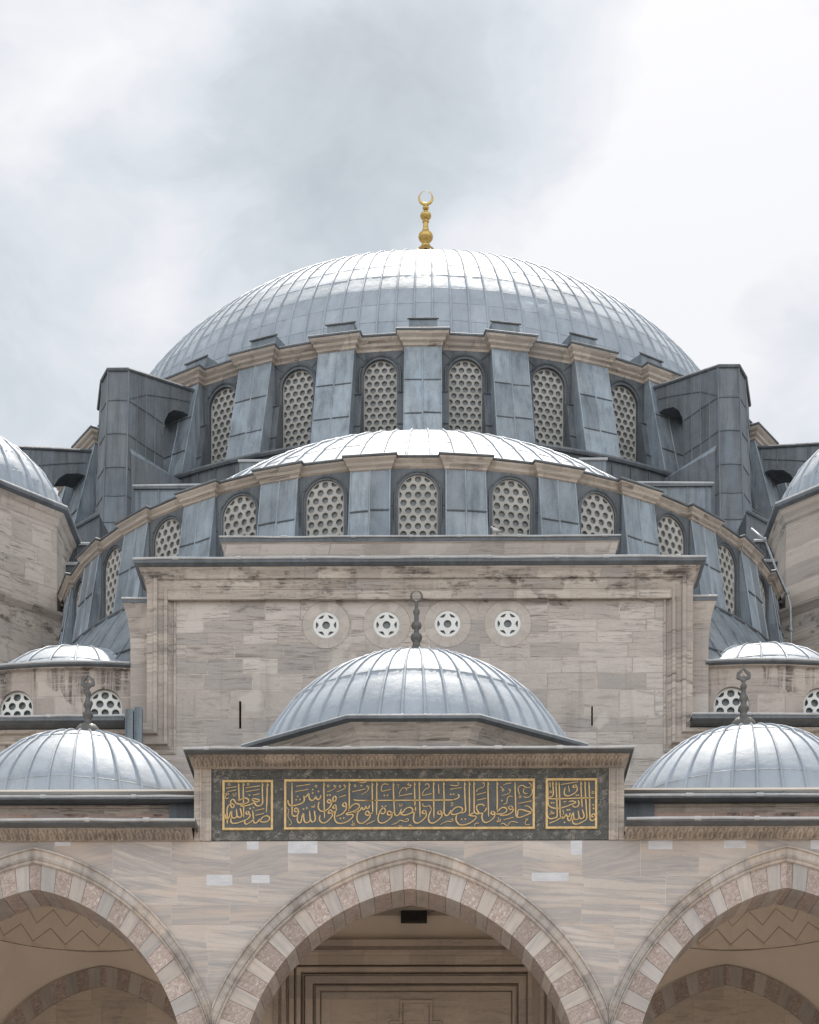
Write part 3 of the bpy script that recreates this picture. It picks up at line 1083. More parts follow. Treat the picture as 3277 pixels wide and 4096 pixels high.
def drum_pier(seed):
    pil = MB()
    pier(pil, 0.64, 15.70, 40.09, 0.66, 16.70, 36.2, 15.05, (38.72, 37.35), seed)
    for s in (-1, 1):
        x0, x1 = sorted((s * 0.655, s * 0.90))
        pil.prism([(x0, -16.05, 36.15), (x1, -16.05, 36.15), (x1, -15.1, 36.15), (x0, -15.1, 36.15)],
                  [(x0, -15.56, 38.55), (x1, -15.56, 38.55), (x1, -15.1, 38.85), (x0, -15.1, 38.85)], 1, 0.4)
        pil.tube([(x0, -15.58, 38.56), (x1, -15.58, 38.56)], 0.025, 5, 2)
        pil.tube([(x0, -15.83, 37.3), (x1, -15.83, 37.3)], 0.022, 5, 2)
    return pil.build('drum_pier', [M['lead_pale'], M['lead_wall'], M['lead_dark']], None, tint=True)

pil0 = drum_pier(1)
VAR = []
for sd in (2, 3, 4, 5, 6):
    o = drum_pier(sd)
    VAR.append(o.data)
    bpy.data.objects.remove(o)
for o in (bay0, win0, pil0):
    o.location = (0, CY, 0)
for o in (bay0, win0, pil0):
    attach(o, mosque)
bay0.rotation_euler = (0, 0, -7.5 * ST)
win0.rotation_euler = (0, 0, -7.5 * ST)
pil0.rotation_euler = (0, 0, -8 * ST)
for k in range(-8, 9):
    if k > -8:
        dup(pil0, mosque, rot=(0, 0, k * ST)).data = VAR[(k * 7 + 60) % 5]
    if -7 <= k <= 7:
        dup(bay0, mosque, rot=(0, 0, (k + 0.5) * ST))
        dup(win0, mosque, rot=(0, 0, (k + 0.5) * ST))
# back half of the drum, never in view: plain wall
b = MB()
b.lathe([(15.2, 36.0), (15.2, 40.1)], 0, CY, 32, 0, rad(98), rad(262))
b.lathe([(14.9, 36.1), (14.9, 40.1)], 0, CY, 64)
b.build('drum_core', M['lead_wall'], mosque)

ks = list(range(-16, 16))
c = MB()
ring_sweep(c, [(-0.3, 40.06), (0.0, 40.07), (0.06, 40.10), (0.07, 40.18), (0.15, 40.24), (0.165, 40.32), (0.25, 40.40), (0.27, 40.45), (0.285, 40.49), (0.0, 40.50)], (15.38, 15.7, 0.64, ks, ST), 0, CY, True)
dc = c.build('drum_cornice', M['stone_trim'], mosque)
c = MB()
ring_sweep(c, [(0.0, 40.495), (0.295, 40.497), (0.315, 40.52), (0.315, 40.57), (0.29, 40.59), (-0.35, 40.63)], (15.38, 15.7, 0.64, ks, ST), 0, CY, True)
c.lathe([(15.35, 40.60), (13.92, 40.86)], 0, CY, 128)
for k in ks:
    t = k * ST
    R = Matrix.Rotation(t, 3, 'Z')
    q = [(-0.52, -15.28, 40.58), (0.52, -15.28, 40.58), (0.52, -13.6, 40.7), (-0.52, -13.6, 40.7)]
    p = [(-0.50, -15.05, 41.42), (0.50, -15.05, 41.42), (0.50, -13.3, 41.5), (-0.50, -13.3, 41.5)]
    T = lambda L: [tuple(R @ Vector(v) + Vector((0, CY, 0))) for v in L]
    c.prism(T(q), T(p), 1)
    c.tube(T([(-0.56, -15.08, 41.43), (0.56, -15.08, 41.43)]), 0.035, 6, 0)
c.build('drum_eave', [M['lead_dark'], M['lead_pale']], mosque)
# ledge that carries the drum
c = MB()
c.lathe([(16.85, 30.0), (16.80, 36.12)], 0, CY, 128)
c.lathe([(16.80, 36.12), (16.90, 36.13), (16.95, 36.2), (16.92, 36.28), (16.83, 36.30), (15.0, 36.40)], 0, CY, 128, 1)
for k in range(-40, 41):
    a = k * rad(2.6)
    c.tube([(16.85 * sin(a), CY - 16.85 * cos(a), 30), (16.82 * sin(a), CY - 16.82 * cos(a), 36.1)], 0.025, 5)
c.build('drum_ledge', [M['lead_wall'], M['lead_dark']], mosque, angle=40)
# square base under the drum, front face
c = MB()
c.box(-11.0, 11.0, 66.98, 99.0, 24.0, 34.98)
for i in range(-16, 17):
    c.tube([(i * 0.66, 66.97, 26), (i * 0.66, 66.97, 34.9)], 0.03, 5, 0)
c.box(-10.6, 10.6, 66.9, 67.2, 34.9, 34.97, 1)
c.tube([(-10.6, 66.92, 35.0), (-5, 66.92, 35.06), (5, 66.92, 35.06), (10.6, 66.92, 35.0)], 0.045, 8, 2)
for s in (-1, 1):
    c.box(s * 5.9 - 0.45, s * 5.9 + 0.45, 66.4, 66.97, 34.5, 35.55, 0)
    c.tube([(s * 5.9 - 0.5, 66.38, 35.58), (s * 5.9 + 0.5, 66.38, 35.58)], 0.05, 6, 2)
    c.box(s * 8.2 - 0.7, s * 8.2 + 0.7, 66.90, 66.96, 32.6, 34.1, 0)
c.build('drum_base', [M['lead_pale'], M['lead_dark'], M['lead_lip']], mosque)

# --- flying buttresses round the drum
def buttress_mesh():
    """local frame: drum axis at origin, pier line along -y (before turning to its angle)"""
    mb = MB()
    t = rad(-33.75)
    er = Vector((sin(t), -cos(t), 0))
    et = Vector((cos(t), sin(t), 0))
    def P(r, s, z):
        q = er * r + et * s
        return (q.x, q.y, z)
    zt = lambda r: 39.84 + (39.02 - 39.84) * (r - 15.7) / (19.16 - 15.7)
    rj = 17.36
    # bridge above the quarter arch
    arc = [(17.36, 37.7), (17.3, 38.1), (17.1, 38.45), (16.8, 38.7), (16.3, 38.85), (15.2, 38.85)]
    loop_f = [P(15.1, 0.45, zt(15.1)), P(rj, 0.45, zt(rj))] + [P(r, 0.45, z) for r, z in arc]
    loop_b = [P(15.1, -0.75, zt(15.1)), P(rj, -0.75, zt(rj))] + [P(r, -0.75, z) for r, z in arc]
    mb.prism(loop_f[::-1], loop_b[::-1], 0)
    # pier
    A = (-10.28, 66.89 - CY); B = (-11.00, 66.89 - CY); D = (-11.33, 67.60 - CY); E = (-11.80, 69.6 - CY)
    A2 = (-10.40, 66.25 - CY); B2 = (-11.32, 66.25 - CY); D2 = (-11.78, 67.15 - CY); E2 = (-12.2, 69.5 - CY)
    i0 = P(rj, 0.45, 0)[:2]; i1 = P(rj, -0.75, 0)[:2]
    zb = 27.0
    top = [(i0[0], i0[1], zt(rj)), (A[0], A[1], 39.02), (B[0], B[1], 39.02), (D[0], D[1], 39.02), (E[0], E[1], 39.1), (i1[0], i1[1], zt(rj))]
    bot = [(i0[0], i0[1], zb), (A2[0], A2[1], zb), (B2[0], B2[1], zb), (D2[0], D2[1], zb), (E2[0], E2[1], zb), (i1[0], i1[1], zb)]
    rs = random.Random(77)
    CZ = [27.0, 30.0, 31.4, 32.7, 33.6, 34.55, 35.55, 36.75, 37.95]
    mb.add(top, [tuple(range(len(top) - 1, -1, -1))], 0, 0.5)
    L = lambda i, z: Vector(bot[i]).lerp(Vector(top[i]), (z - zb) / (top[i][2] - zb))
    for i in range(len(bot)):
        i2 = (i + 1) % len(bot)
        nc = 4 if i == 0 else 1
        for r_ in range(len(CZ)):
            za = CZ[r_]
            for c_ in range(nc):
                def Q(u, last):
                    p = L(i, CZ[r_ + 1]).lerp(L(i2, CZ[r_ + 1]), u) if not last else Vector(top[i]).lerp(Vector(top[i2]), u)
                    return tuple(p)
                last = r_ == len(CZ) - 1
                p0, p1_ = L(i, za).lerp(L(i2, za), c_ / nc), L(i, za).lerp(L(i2, za), (c_ + 1) / nc)
                mb.quad(tuple(p1_), tuple(p0), Q(c_ / nc, last), Q((c_ + 1) / nc, last), 0, rs.uniform(0.1, 0.9))
    # seams: courses on the pier, edge rolls, coping
    for z in (37.95, 36.75, 35.55, 34.55, 33.6, 32.7):
        for i in (0, 1, 2, 3):
            p, q = L(i, z), L(i + 1, z)
            mb.tube([p.lerp(q, 0.03), p.lerp(q, 0.5) + Vector((0, 0, rs.uniform(-0.03, 0.03))), p.lerp(q, 0.97)], 0.03, 5, 1)
    for i in (1, 2, 3):
        mb.tube([L(i, zb), L(i, 39.0)], 0.035, 6, 0, 0.7)
    for k in (0.25, 0.5, 0.75):
        mb.tube([L(0, zb).lerp(L(1, zb), k), Vector(top[0]).lerp(Vector(top[1]), k)], 0.028, 5, 0, 0.5)
    for r in (15.9, 16.55):
        mb.tube([P(r, 0.452, 38.9), P(r, 0.452, zt(r))], 0.022, 5, 0, 0.5)
    mb.tube([P(16.0, 0.455, 39.35), P(17.1, 0.455, 39.0), L(0, 38.85).lerp(L(1, 38.3), 0.5), L(1, 38.0)], 0.026, 5, 0, 0.2)
    cop = [P(15.1, 0.47, zt(15.1) + 0.03), P(rj, 0.47, zt(rj) + 0.03)] + [(p[0] * 1.002, p[1] * 1.002, p[2] + 0.03) for p in top[1:5]]
    mb.tube(cop, 0.06, 6, 1)
    # thickened foot with a sloping lead top, on the side that faces the drum axis
    a, bb = P(16.75, 0.45, 36.3), (A[0] + 0.05, A[1] - 0.02, 36.3)
    n = et * 0.42
    f = [(a[0] + n.x, a[1] + n.y), (bb[0] + n.x * 0.12, bb[1] + n.y * 0.12)]
    mb.add([a, bb, (f[1][0], f[1][1], 36.1), (f[0][0], f[0][1], 36.0), (f[1][0], f[1][1], 27), (f[0][0], f[0][1], 27), (bb[0], bb[1], 27)],
           [(0, 3, 2, 1)], 2)
    mb.add([f[1] + (36.1,), f[0] + (36.0,), f[0] + (27,), f[1] + (27,), bb[:2] + (36.3,), bb[:2] + (27,)], [(1, 2, 3, 0), (4, 0, 3, 5)], 0)
    return mb

for sx, name in ((1, 'a'), (-1, 'b')):
    for mir in (0, 1):
        mb = buttress_mesh()
        vs = mb.v
        if mir:
            # the second one of the pair, turned towards the side front
            ca, sa = cos(-pi / 8), sin(-pi / 8)
            vs = [(x * ca - y * sa, x * sa + y * ca, z) for x, y, z in vs]
        if sx < 0:
            vs = [(-x, y, z) for x, y, z in vs]
        mb.v = [(x, y + CY, z) for x, y, z in vs]
        if sx < 0:
            mb.f = [tuple(reversed(f)) for f in mb.f]
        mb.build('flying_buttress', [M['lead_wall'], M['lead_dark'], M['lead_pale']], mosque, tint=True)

# --- half dome
hs = rad(12.675)
R0, ZC = 12.942, 19.341
s0 = math.asin((27.45 - ZC) / R0)
rfh, zfh = ell(R0, R0, ZC, s0)
hd = dome_mesh(0, HY, rfh, zfh, 86, 0.5, 0.011, 0.055, 9, 0.02, sub=6, rnd=0.004, seed=11)
half_dome = hd.build('half_dome', [M['lead_dome'], M['lead_seam']], mosque, tint=True, angle=28)

gl = plate(grille_loops(1.04, 24.8, 26.92, 0.086, 0.254, 0.205, 0.03, 0.0), 0.05)
gl.v = [(x, y - 11.17, z) for x, y, z in gl.v]
hwin0 = gl.build('half_dome_window', M['grille'], None)
pn = MB()
pn.quad((-0.55, -11.11, 24.75), (0.55, -11.11, 24.75), (0.55, -11.11, 26.95), (-0.55, -11.11, 26.95))
pn.build('pane', M['pane'], hwin0)
ow = 11.22 * math.tan(hs / 2) * 0.995
bay = plate([[(-ow, 24.4), (ow, 24.4), (ow, 27.06), (-ow, 27.06)], arch_loop(1.04, 24.8, 26.92)], 0.22)
bay.v = [(x, y - 11.22, z) for x, y, z in bay.v]
tube_arch(bay, 1.22, 24.6, 27.0, -11.225, 0.032)
bay.tube([(0, -11.225, 27.0), (0, -11.225, 27.06)], 0.02, 5)
for sx in (-1, 1):
    bay.tube([(sx * 0.62, -11.223, 26.1), (sx * 1.0, -11.223, 26.15)], 0.016, 5)
hbay0 = bay.build('half_dome_wall', M['lead_wall'], None)
def half_pier(seed):
    pil = MB()
    pier(pil, 0.517, 11.28, 27.03, 0.545, 11.70, 24.5, 10.75, (25.85,), seed)
    for s in (-1, 1):
        x0, x1 = sorted((s * 0.535, s * 0.64))
        pil.prism([(x0, -11.36, 24.5), (x1, -11.36, 24.5), (x1, -10.8, 24.5), (x0, -10.8, 24.5)],
                  [(x0, -11.2, 26.0), (x1, -11.2, 26.0), (x1, -10.8, 26.12), (x0, -10.8, 26.12)], 1, 0.4)
    return pil.build('half_dome_pier', [M['lead_pale'], M['lead_wall'], M['lead_dark']], None, tint=True)

hpil0 = half_pier(11)
HVAR = []
for sd in (12, 13, 14, 15, 16):
    o = half_pier(sd)
    HVAR.append(o.data)
    bpy.data.objects.remove(o)
for o in (hbay0, hwin0, hpil0):
    o.location = (0, HY, 0)
    attach(o, mosque)
hbay0.rotation_euler = (0, 0, -6 * hs)
hwin0.rotation_euler = (0, 0, -6 * hs)
hpil0.rotation_euler = (0, 0, -6.5 * hs)
for k in range(-6, 7):
    if k > -6:
        dup(hbay0, mosque, rot=(0, 0, k * hs))
        dup(hwin0, mosque, rot=(0, 0, k * hs))
    dup(hpil0, mosque, rot=(0, 0, (k + 0.5) * hs)).data = HVAR[(k * 7 + 60) % 5]
b = MB()
b.lathe([(10.8, 24.3), (10.8, 27.1)], 0, HY, 48, 0, rad(-100), rad(100))
b.lathe([(11.75, 14.0), (11.75, 24.45), (10.9, 24.6)], 0, HY, 64, 0, rad(-90), rad(90))
b.box(-11.6, -10.6, HY - 0.2, 67.2, 20, 27.3)
b.box(10.6, 11.6, HY - 0.2, 67.2, 20, 27.3)
b.build('half_dome_core', M['lead_wall'], mosque)
hk = [k + 0.5 for k in range(-7, 7)]
c = MB()
ring_sweep(c, [(-0.2, 27.0), (0.0, 27.01), (0.04, 27.03), (0.05, 27.08), (0.10, 27.13), (0.115, 27.19), (0.17, 27.26), (0.185, 27.30), (0.0, 27.31)], (11.13, 11.28, 0.517, hk, hs, (rad(-90), rad(90))), 0, HY, False)
c.build('half_dome_cornice', M['stone_trim'], mosque)
c = MB()
ring_sweep(c, [(0.0, 27.305), (0.195, 27.307), (0.214, 27.325), (0.214, 27.36), (0.195, 27.375), (-0.25, 27.42)], (11.13, 11.28, 0.517, hk, hs, (rad(-90), rad(90))), 0, HY, False)
c.lathe([(11.0, 27.40), (10.0, 27.50)], 0, HY, 96, 0, rad(-92), rad(92))
for s in (-1, 1):
    c.box(s * 11.15 - 0.3, s * 11.15 + 0.3, HY - 0.1, 67.0, 27.3, 27.42)
c.build('half_dome_eave', M['lead_dark'], mosque)
# sloping lead skirt below the windows, only beside the tall front wall
for a0, a1 in ((rad(-88), rad(-27)), (rad(27), rad(88))):
    c = MB()
    n = 36
    prof = [(11.72, 24.62), (11.80, 24.55), (12.2, 24.0), (12.9, 22.9), (13.6, 21.9), (14.0, 21.3)]
    c.lathe(prof, 0, HY, n, 0, a0, a1)
    for i in range(n + 1):
        if i % 2 == 0:
            a = a0 + (a1 - a0) * i / n
            c.tube([((r) * sin(a), HY - (r) * cos(a), z + 0.01) for r, z in prof[1:]], 0.035, 6, 0)
    c.tube([(11.80 * sin(a0 + (a1 - a0) * i / n), HY - 11.80 * cos(a0 + (a1 - a0) * i / n), 24.58) for i in range(n + 1)], 0.05, 6, 1)
    c.tube([(13.15 * sin(a0 + (a1 - a0) * i / n), HY - 13.15 * cos(a0 + (a1 - a0) * i / n), 22.58) for i in range(n + 1)], 0.03, 6, 1)
    c.build('lead_skirt', [M['lead_pale'], M['lead_dark']], mosque, angle=35)

# ------------------------------------------------------------------ front wall
def rect_sweep(mb, x0, x1, y0, y1, prof, side=1.0, mi=0, cap=True):
    """profile (projection, z) carried round the left, front and right of a block"""
    rows = []
    for o, z in prof:
        a = o * side
        rows.append([(x0 - a, y1, z), (x0 - a, y0 - o, z), (x1 + a, y0 - o, z), (x1 + a, y1, z)])
    mb.grid(rows, False, mi)
    if cap:
        mb.add(rows[-1], [(0, 1, 2, 3)], mi)


def path_sweep(mb, path, prof, y0, mi=0):
    """profile (offset to the left of the path, depth) swept along a mitred path in the x-z plane"""
    n = len(path)
    rows = []
    for d, y in prof:
        row = []
        for i, p in enumerate(path):
            p = Vector(p)
            def nrm(a, b):
                t = (Vector(b) - Vector(a)).normalized()
                return Vector((-t.y, t.x))
            if i == 0:
                m = nrm(path[0], path[1])
            elif i == n - 1:
                m = nrm(path[-2], path[-1])
            else:
                a, b = nrm(path[i - 1], path[i]), nrm(path[i], path[i + 1])
                m = (a + b) / (1 + a.dot(b))
            q = p + m * d
            row.append((q.x, y0 + y, q.y))
        rows.append(row)
    mb.grid(rows, False, mi)


# field wall with four round openings and two slits
def circle(x, z, r, n=24):
    return [(x + r * cos(2 * pi * i / n), z + r * sin(2 * pi * i / n)) for i in range(n)]

RW = [(-2.32, 22.36), (-0.78, 22.36), (0.77, 22.38), (2.30, 22.38)]
slits = [[(-4.535, 19.73), (-4.475, 19.73), (-4.475, 20.43), (-4.535, 20.43)], [(4.42, 19.77), (4.465, 19.77), (4.465, 20.27), (4.42, 20.27)]]
fw = plate([[(-6.2, 14.2), (6.3, 14.2), (6.3, 23.05), (-6.2, 23.05)]] + [circle(x, z, 0.335) for x, z in RW] + slits, 0.5)
fw.v = [(x, y + W + 0.12, z) for x, y, z in fw.v]
fw.box(-6.85, -6.19, W + 0.125, 49.75, 14.2, 23.6)
fw.box(6.29, 6.95, W + 0.125, 49.75, 14.2, 23.6)
fw.box(-6.19, 6.29, W + 0.63, 49.74, 14.2, 23.6)
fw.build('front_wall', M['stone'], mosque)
c = MB()
FP = [(-14.5, 19.08), (-6.14, 19.08), (-6.14, 22.99), (6.25, 22.99), (6.25, 19.08), (14.5, 19.08)]
prof = [(0.0, 0.125), (0.0, 0.06), (0.05, 0.045), (0.09, 0.085), (0.19, 0.03), (0.205, -0.03), (0.28, -0.05), (0.31, 0.0), (0.43, -0.015), (0.455, -0.075), (0.54, -0.09), (0.57, -0.04), (0.65, -0.03), (0.72, -0.03)]
path_sweep(c, FP, [(d_, 0.125 if y_ == 0.125 else y_ * 1.6) for d_, y_ in prof], W)
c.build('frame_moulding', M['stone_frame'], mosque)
c = MB()
rect_sweep(c, -6.86, 6.96, W - 0.02, 49.8, [(-0.05, 22.95), (0.0, 22.96), (0.015, 23.2), (0.05, 23.42), (0.11, 23.58), (0.19, 23.70), (0.0, 23.71)], mi=0, cap=False)
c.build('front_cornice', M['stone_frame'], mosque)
c = MB()
rect_sweep(c, -6.86, 6.96, W - 0.02, 49.8, [(0.0, 23.705), (0.20, 23.706), (0.30, 23.765), (0.31, 23.84), (0.28, 23.87), (-0.6, 23.95)], mi=0)
def lip(mb, x0, x1, y, z, r=0.032, mi=1, clips=None, seed=0):
    rs = random.Random(seed)
    n = max(2, int((x1 - x0) / 0.7))
    mb.tube([(x0 + (x1 - x0) * i / n, y, z + rs.uniform(-0.012, 0.012)) for i in range(n + 1)], r, 7, mi)
    x = x0 + rs.uniform(0.3, 1.6)
    while x < x1 - 0.2:
        mb.tube([(x, y, z), (x + rs.uniform(0.10, 0.16), y, z)], r * 1.5, 7, mi)
        x += rs.uniform(1.2, 2.3)
lip(c, -7.18, 7.28, W - 0.33, 23.865, seed=1)
c.build('front_eave', [M['lead_dark'], M['lead_lip']], mosque)
# low parapet behind it
c = MB()
rect_sweep(c, -4.95, 5.05, 49.42, 49.8, [(-0.02, 23.8), (0.0, 24.1), (0.03, 24.45), (0.10, 24.70), (0.14, 24.74)], mi=0)
rect_sweep(c, -4.95, 5.05, 49.42, 49.8, [(0.0, 24.745), (0.145, 24.746), (0.155, 24.84), (-0.1, 24.90)], mi=1)
lip(c, -5.11, 5.22, 49.25, 24.855, 0.026, 2, seed=2)
c.build('parapet', [M['stone'], M['lead_dark'], M['lead_lip']], mosque)
# narrow buttresses beside it
for s in (-1, 1):
    c = MB()
    xa, xb = (-7.35, -6.87) if s < 0 else (6.97, 7.43)
    c.box(xa, xb, 49.0, 50.5, 15, 22.0)
    rect_sweep(c, xa, xb, 49.0, 50.5, [(0.0, 22.0), (0.02, 22.3), (0.07, 22.65), (0.15, 22.92), (0.18, 22.98)], mi=0)
    rect_sweep(c, xa, xb, 49.0, 50.5, [(0.0, 22.985), (0.185, 22.986), (0.19, 23.08), (0.0, 23.12)], mi=1)
    c.tube([(xa - 0.2, 48.81, 23.10), (xb + 0.2, 48.81, 23.10)], 0.028, 6, 2)
    c.build('side_buttress', [M['stone'], M['lead_dark'], M['lead_lip']], mosque)

# the four round windows: white plaster wheels
def wheel(mb_loops_r, cr, lens_r0, lens_r1, n=6):
    loops = [circle(0, 0, mb_loops_r, 36), circle(0, 0, cr, 20)]
    for k in range(n):
        a = rad(60 * k)
        h = rad(20.5)
        pts = []
        for i in range(9):
            q = a - h + 2 * h * i / 8
            pts.append((lens_r1 * cos(q), lens_r1 * sin(q)))
        for i in range(1, 6):
            u = i / 6
            q = a + h - 2 * h * u
            rr = lens_r1 * cos(h) / cos(q - a) - 0.055 * 4 * u * (1 - u)
            pts.append((rr * cos(q), rr * sin(q)))
        loops.append(pts)
    return loops
rw = plate(wheel(0.335, 0.10, 0.17, 0.262), 0.035)
rw.v = [(x, y, z) for x, y, z in rw.v]
rw0 = rw.build('round_window', M['grille_white'], None)
pn = MB()
pn.quad((-0.3, 0.06, -0.3), (0.3, 0.06, -0.3), (0.3, 0.06, 0.3), (-0.3, 0.06, 0.3))
pn.build('pane', M['pane'], rw0)
sr = MB()
for k in range(13):
    a0, a1 = 2 * pi * k / 13 + 0.012, 2 * pi * (k + 1) / 13 - 0.012
    tt = random.uniform(0.3, 0.7)
    rows = []
    for r, y in ((0.345, 0.09), (0.345, -0.062), (0.592, -0.062), (0.592, 0.0)):
        rows.append([(r * cos(a0 + (a1 - a0) * i / 4), y - 0.0, r * sin(a0 + (a1 - a0) * i / 4)) for i in range(5)])
    sr.grid(rows, False, 0, lambda i, j: tt)
sr.tube([(0.605 * cos(2 * pi * i / 40), -0.052, 0.605 * sin(2 * pi * i / 40)) for i in range(40)], 0.011, 5, 1, closed=True)
sro = sr.build('stone_ring', [M['ring_stone'], M['groove']], rw0, tint=True)
sro.location = (0, 0.045, 0)
rw0.location = (RW[0][0], W + 0.135, RW[0][1])
attach(rw0, mosque)
for x, z in RW[1:]:
    dup(rw0, mosque, loc=(x, W + 0.135, z))

# --- lower front wall either side, ledge, exedra walls with perforated windows, small half domes
for s in (-1, 1):
    x_in = 6.9 if s > 0 else 6.85
    c = MB()
    xa, xb = sorted((s * x_in, s * 14.5))
    c.box(xa, xb, W, W + 0.9, 12.0, 19.66)
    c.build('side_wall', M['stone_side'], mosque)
    c = MB()
    xe = 6.89 if s > 0 else 7.36
    xa, xb = sorted((s * xe, s * 14.5))
    c.add([(xa, W - 0.05, 19.64), (xb, W - 0.05, 19.64), (xb, W - 0.33, 19.67), (xa, W - 0.33, 19.67), (xa, W - 0.5, 19.72), (xb, W - 0.5, 19.72), (xb, W - 0.5, 19.81), (xa, W - 0.5, 19.81), (xa, W + 0.9, 19.84), (xb, W + 0.9, 19.84)],
          [(0, 1, 2, 3), (3, 2, 5, 4), (4, 5, 6, 7), (7, 6, 9, 8)])
    if s < 0:
        lip(c, xa, xb, W - 0.5, 19.83, 0.03, 1, seed=5)
    else:
        lip(c, xa, xb, W - 0.5, 19.83, 0.03, 1, seed=6)
    c.build('ledge', [M['lead_dark'], M['lead_lip']], mosque)
    AX = 8.75
    bend = lambda x: 49.05 + (abs(x) - AX) ** 2 / 18.0
    xs = [7.36 + 0.25 * i for i in range(27)]
    cw = [8.03, 10.32]
    wl = MB()
    X_ = [7.36 + 0.06 * i for i in range(107)]
    for w in cw:
        X_ += [w - 0.4501, w - 0.4499, w + 0.4499, w + 0.4501] + [w + 0.45 * cos(pi * i / 16) for i in range(1, 16)]
    X_ = sorted(X_)
    def low(x):
        for w in cw:
            if abs(x - w) < 0.45:
                return 20.45 + math.sqrt(max(0.0, 0.45 ** 2 - (x - w) ** 2))
        return 19.8
    wl.grid([[(s * x, bend(x), low(x) + (21.42 - low(x)) * k / 5) for x in X_] for k in range(6)])
    for w in cw:
        ap = [(w + 0.45, 19.8)] + [(w + 0.45 * cos(pi * i / 16), 20.45 + 0.45 * sin(pi * i / 16)) for i in range(17)] + [(w - 0.45, 19.8)]
        wl.grid([[(s * x, bend(x), z) for x, z in ap], [(s * x, bend(x) + 0.2, z) for x, z in ap]])
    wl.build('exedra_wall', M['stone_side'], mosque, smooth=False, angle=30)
    for w in cw:
        wg = plate(grille_loops(0.90, 19.84, 20.90, 0.098, 0.27, 0.222, 0.05, 0.0), 0.05)
        yb = bend(w) + 0.1
        tx = (w - AX) / 9.0
        wg.v = [(s * (x + w), y + yb + tx * x, z) for x, y, z in wg.v]
        wo = wg.build('exedra_window', M['grille_white'], mosque)
        pn = MB()
        pn.quad(*[(s * (w + x), yb + 0.07 + tx * x + 0.03, z) for x, z in ((-0.5, 19.8), (0.5, 19.8), (0.5, 20.95), (-0.5, 20.95))])
        pn.build('pane', M['pane'], wo)
    c = MB()
    rows = []
    for o, z in [(0.0, 21.35), (0.03, 21.37), (0.10, 21.39), (0.12, 21.41)]:
        rows.append([(s * x, bend(x) - o, z) for x in xs])
    c.grid(rows, False, 0)
    rows = []
    for o, z in [(0.0, 21.412), (0.12, 21.413), (0.20, 21.45), (0.21, 21.50), (0.0, 21.53), (-6.0, 21.60)]:
        rows.append([(s * x, bend(x) - o, z) for x in xs])
    c.grid(rows, False, 1)
    c.tube([(s * x, bend(x) - 0.20, 21.512) for x in xs], 0.028, 6, 2)
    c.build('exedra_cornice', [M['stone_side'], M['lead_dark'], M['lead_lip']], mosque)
    re_, ze_ = ell(3.36, 3.36, 19.83, rad(28))
    ed = dome_mesh(s * 9.3, 52.6, re_, ze_, 24, 0.5, 0.03, 0.045, 4, 0.012, sub=5, rnd=0.003, seed=21 + s)
    ed.build('exedra_dome', [M['lead_dome'], M['lead_seam']], mosque, tint=True, angle=30)

    # octagonal corner turret with ribbed dome
    tur = MB()
    cx, cy = s * 14.45, 59.45
    def octo(ap, z, sx=s):
        return [(cx + ap / cos(pi / 8) * cos(pi / 8 + k * pi / 4), cy + ap / cos(pi / 8) * sin(pi / 8 + k * pi / 4), z) for k in range(8)]
    prof = [(3.62, 13.0), (3.62, 26.35), (3.68, 26.42), (3.78, 26.52), (3.80, 26.60), (3.50, 26.68), (3.42, 26.7), (3.40, 29.30), (3.44, 29.36), (3.50, 29.55), (3.64, 29.70), (3.2, 29.71)]
    tur.grid([octo(a, z) for a, z in prof], True, 0)
    tw = tur.build('corner_turret', M['stone_turret'], mosque)
    e = MB()
    e.grid([octo(a, z) for a, z in [(3.3, 29.705), (3.65, 29.706), (3.76, 29.76), (3.77, 29.84), (3.72, 29.87), (3.3, 29.9)]], True, 0)
    e.tube(octo(3.74, 29.875), 0.035, 6, 1, closed=True)
    e.build('turret_eave', [M['lead_dark'], M['lead_lip']], tw)
    r_, z_ = ell(3.55, 3.5, 29.25, rad(9))
    td = dome_mesh(cx, cy, r_, z_, 30, 0.5, 0.045, 0.07, 6, 0.02, sub=5, rnd=0.004, flute=0.05, seed=31 + s)
    td.build('turret_dome', [M['lead_dome'], M['lead_seam']], tw, tint=True, angle=40)

    # stepped lead roofs between half dome and turret
    c = MB()
    c.box(*sorted((s * 10.42, s * 11.55)), 60.1, 66.2, 22.0, 29.74)
    c.tube([(s * 10.40, 60.06, 29.77), (s * 11.5, 60.06, 29.77)], 0.05, 6, 1)
    c.box(*sorted((s * 10.66, s * 11.55)), 59.5, 60.095, 22.0, 28.84)
    c.tube([(s * 10.63, 59.46, 28.87), (s * 11.5, 59.46, 28.87)], 0.05, 6, 1)
    c.box(*sorted((s * 10.9, s * 11.55)), 58.7, 59.495, 22.0, 27.2)
    c.tube([(s * 10.87, 58.66, 27.23), (s * 11.5, 58.66, 27.23)], 0.05, 6, 1)
    xa, xb = s * 10.95, s * 12.6
    pts = [(xa, 64.9, 22.0), (xb, 64.9, 22.0), (xb, 64.9, 32.1), (xa, 64.9, 33.0)]
    bk = [(x, 66.9, z + 0.3) for x, y, z in pts]
    c.prism(bk, pts, 0)
    c.tube([(xa, 64.86, 33.04), (xb, 64.86, 32.14)], 0.06, 6, 2)
    for i in range(6):
        x = s * (10.6 + 0.2 * i)
        c.tube([(x, 60.08, 24), (x, 60.08, 29.7)], 0.02, 5)
    c.build('stepped_roof', [M['lead_wall'], M['lead_lip'], M['lead_dark']], mosque)
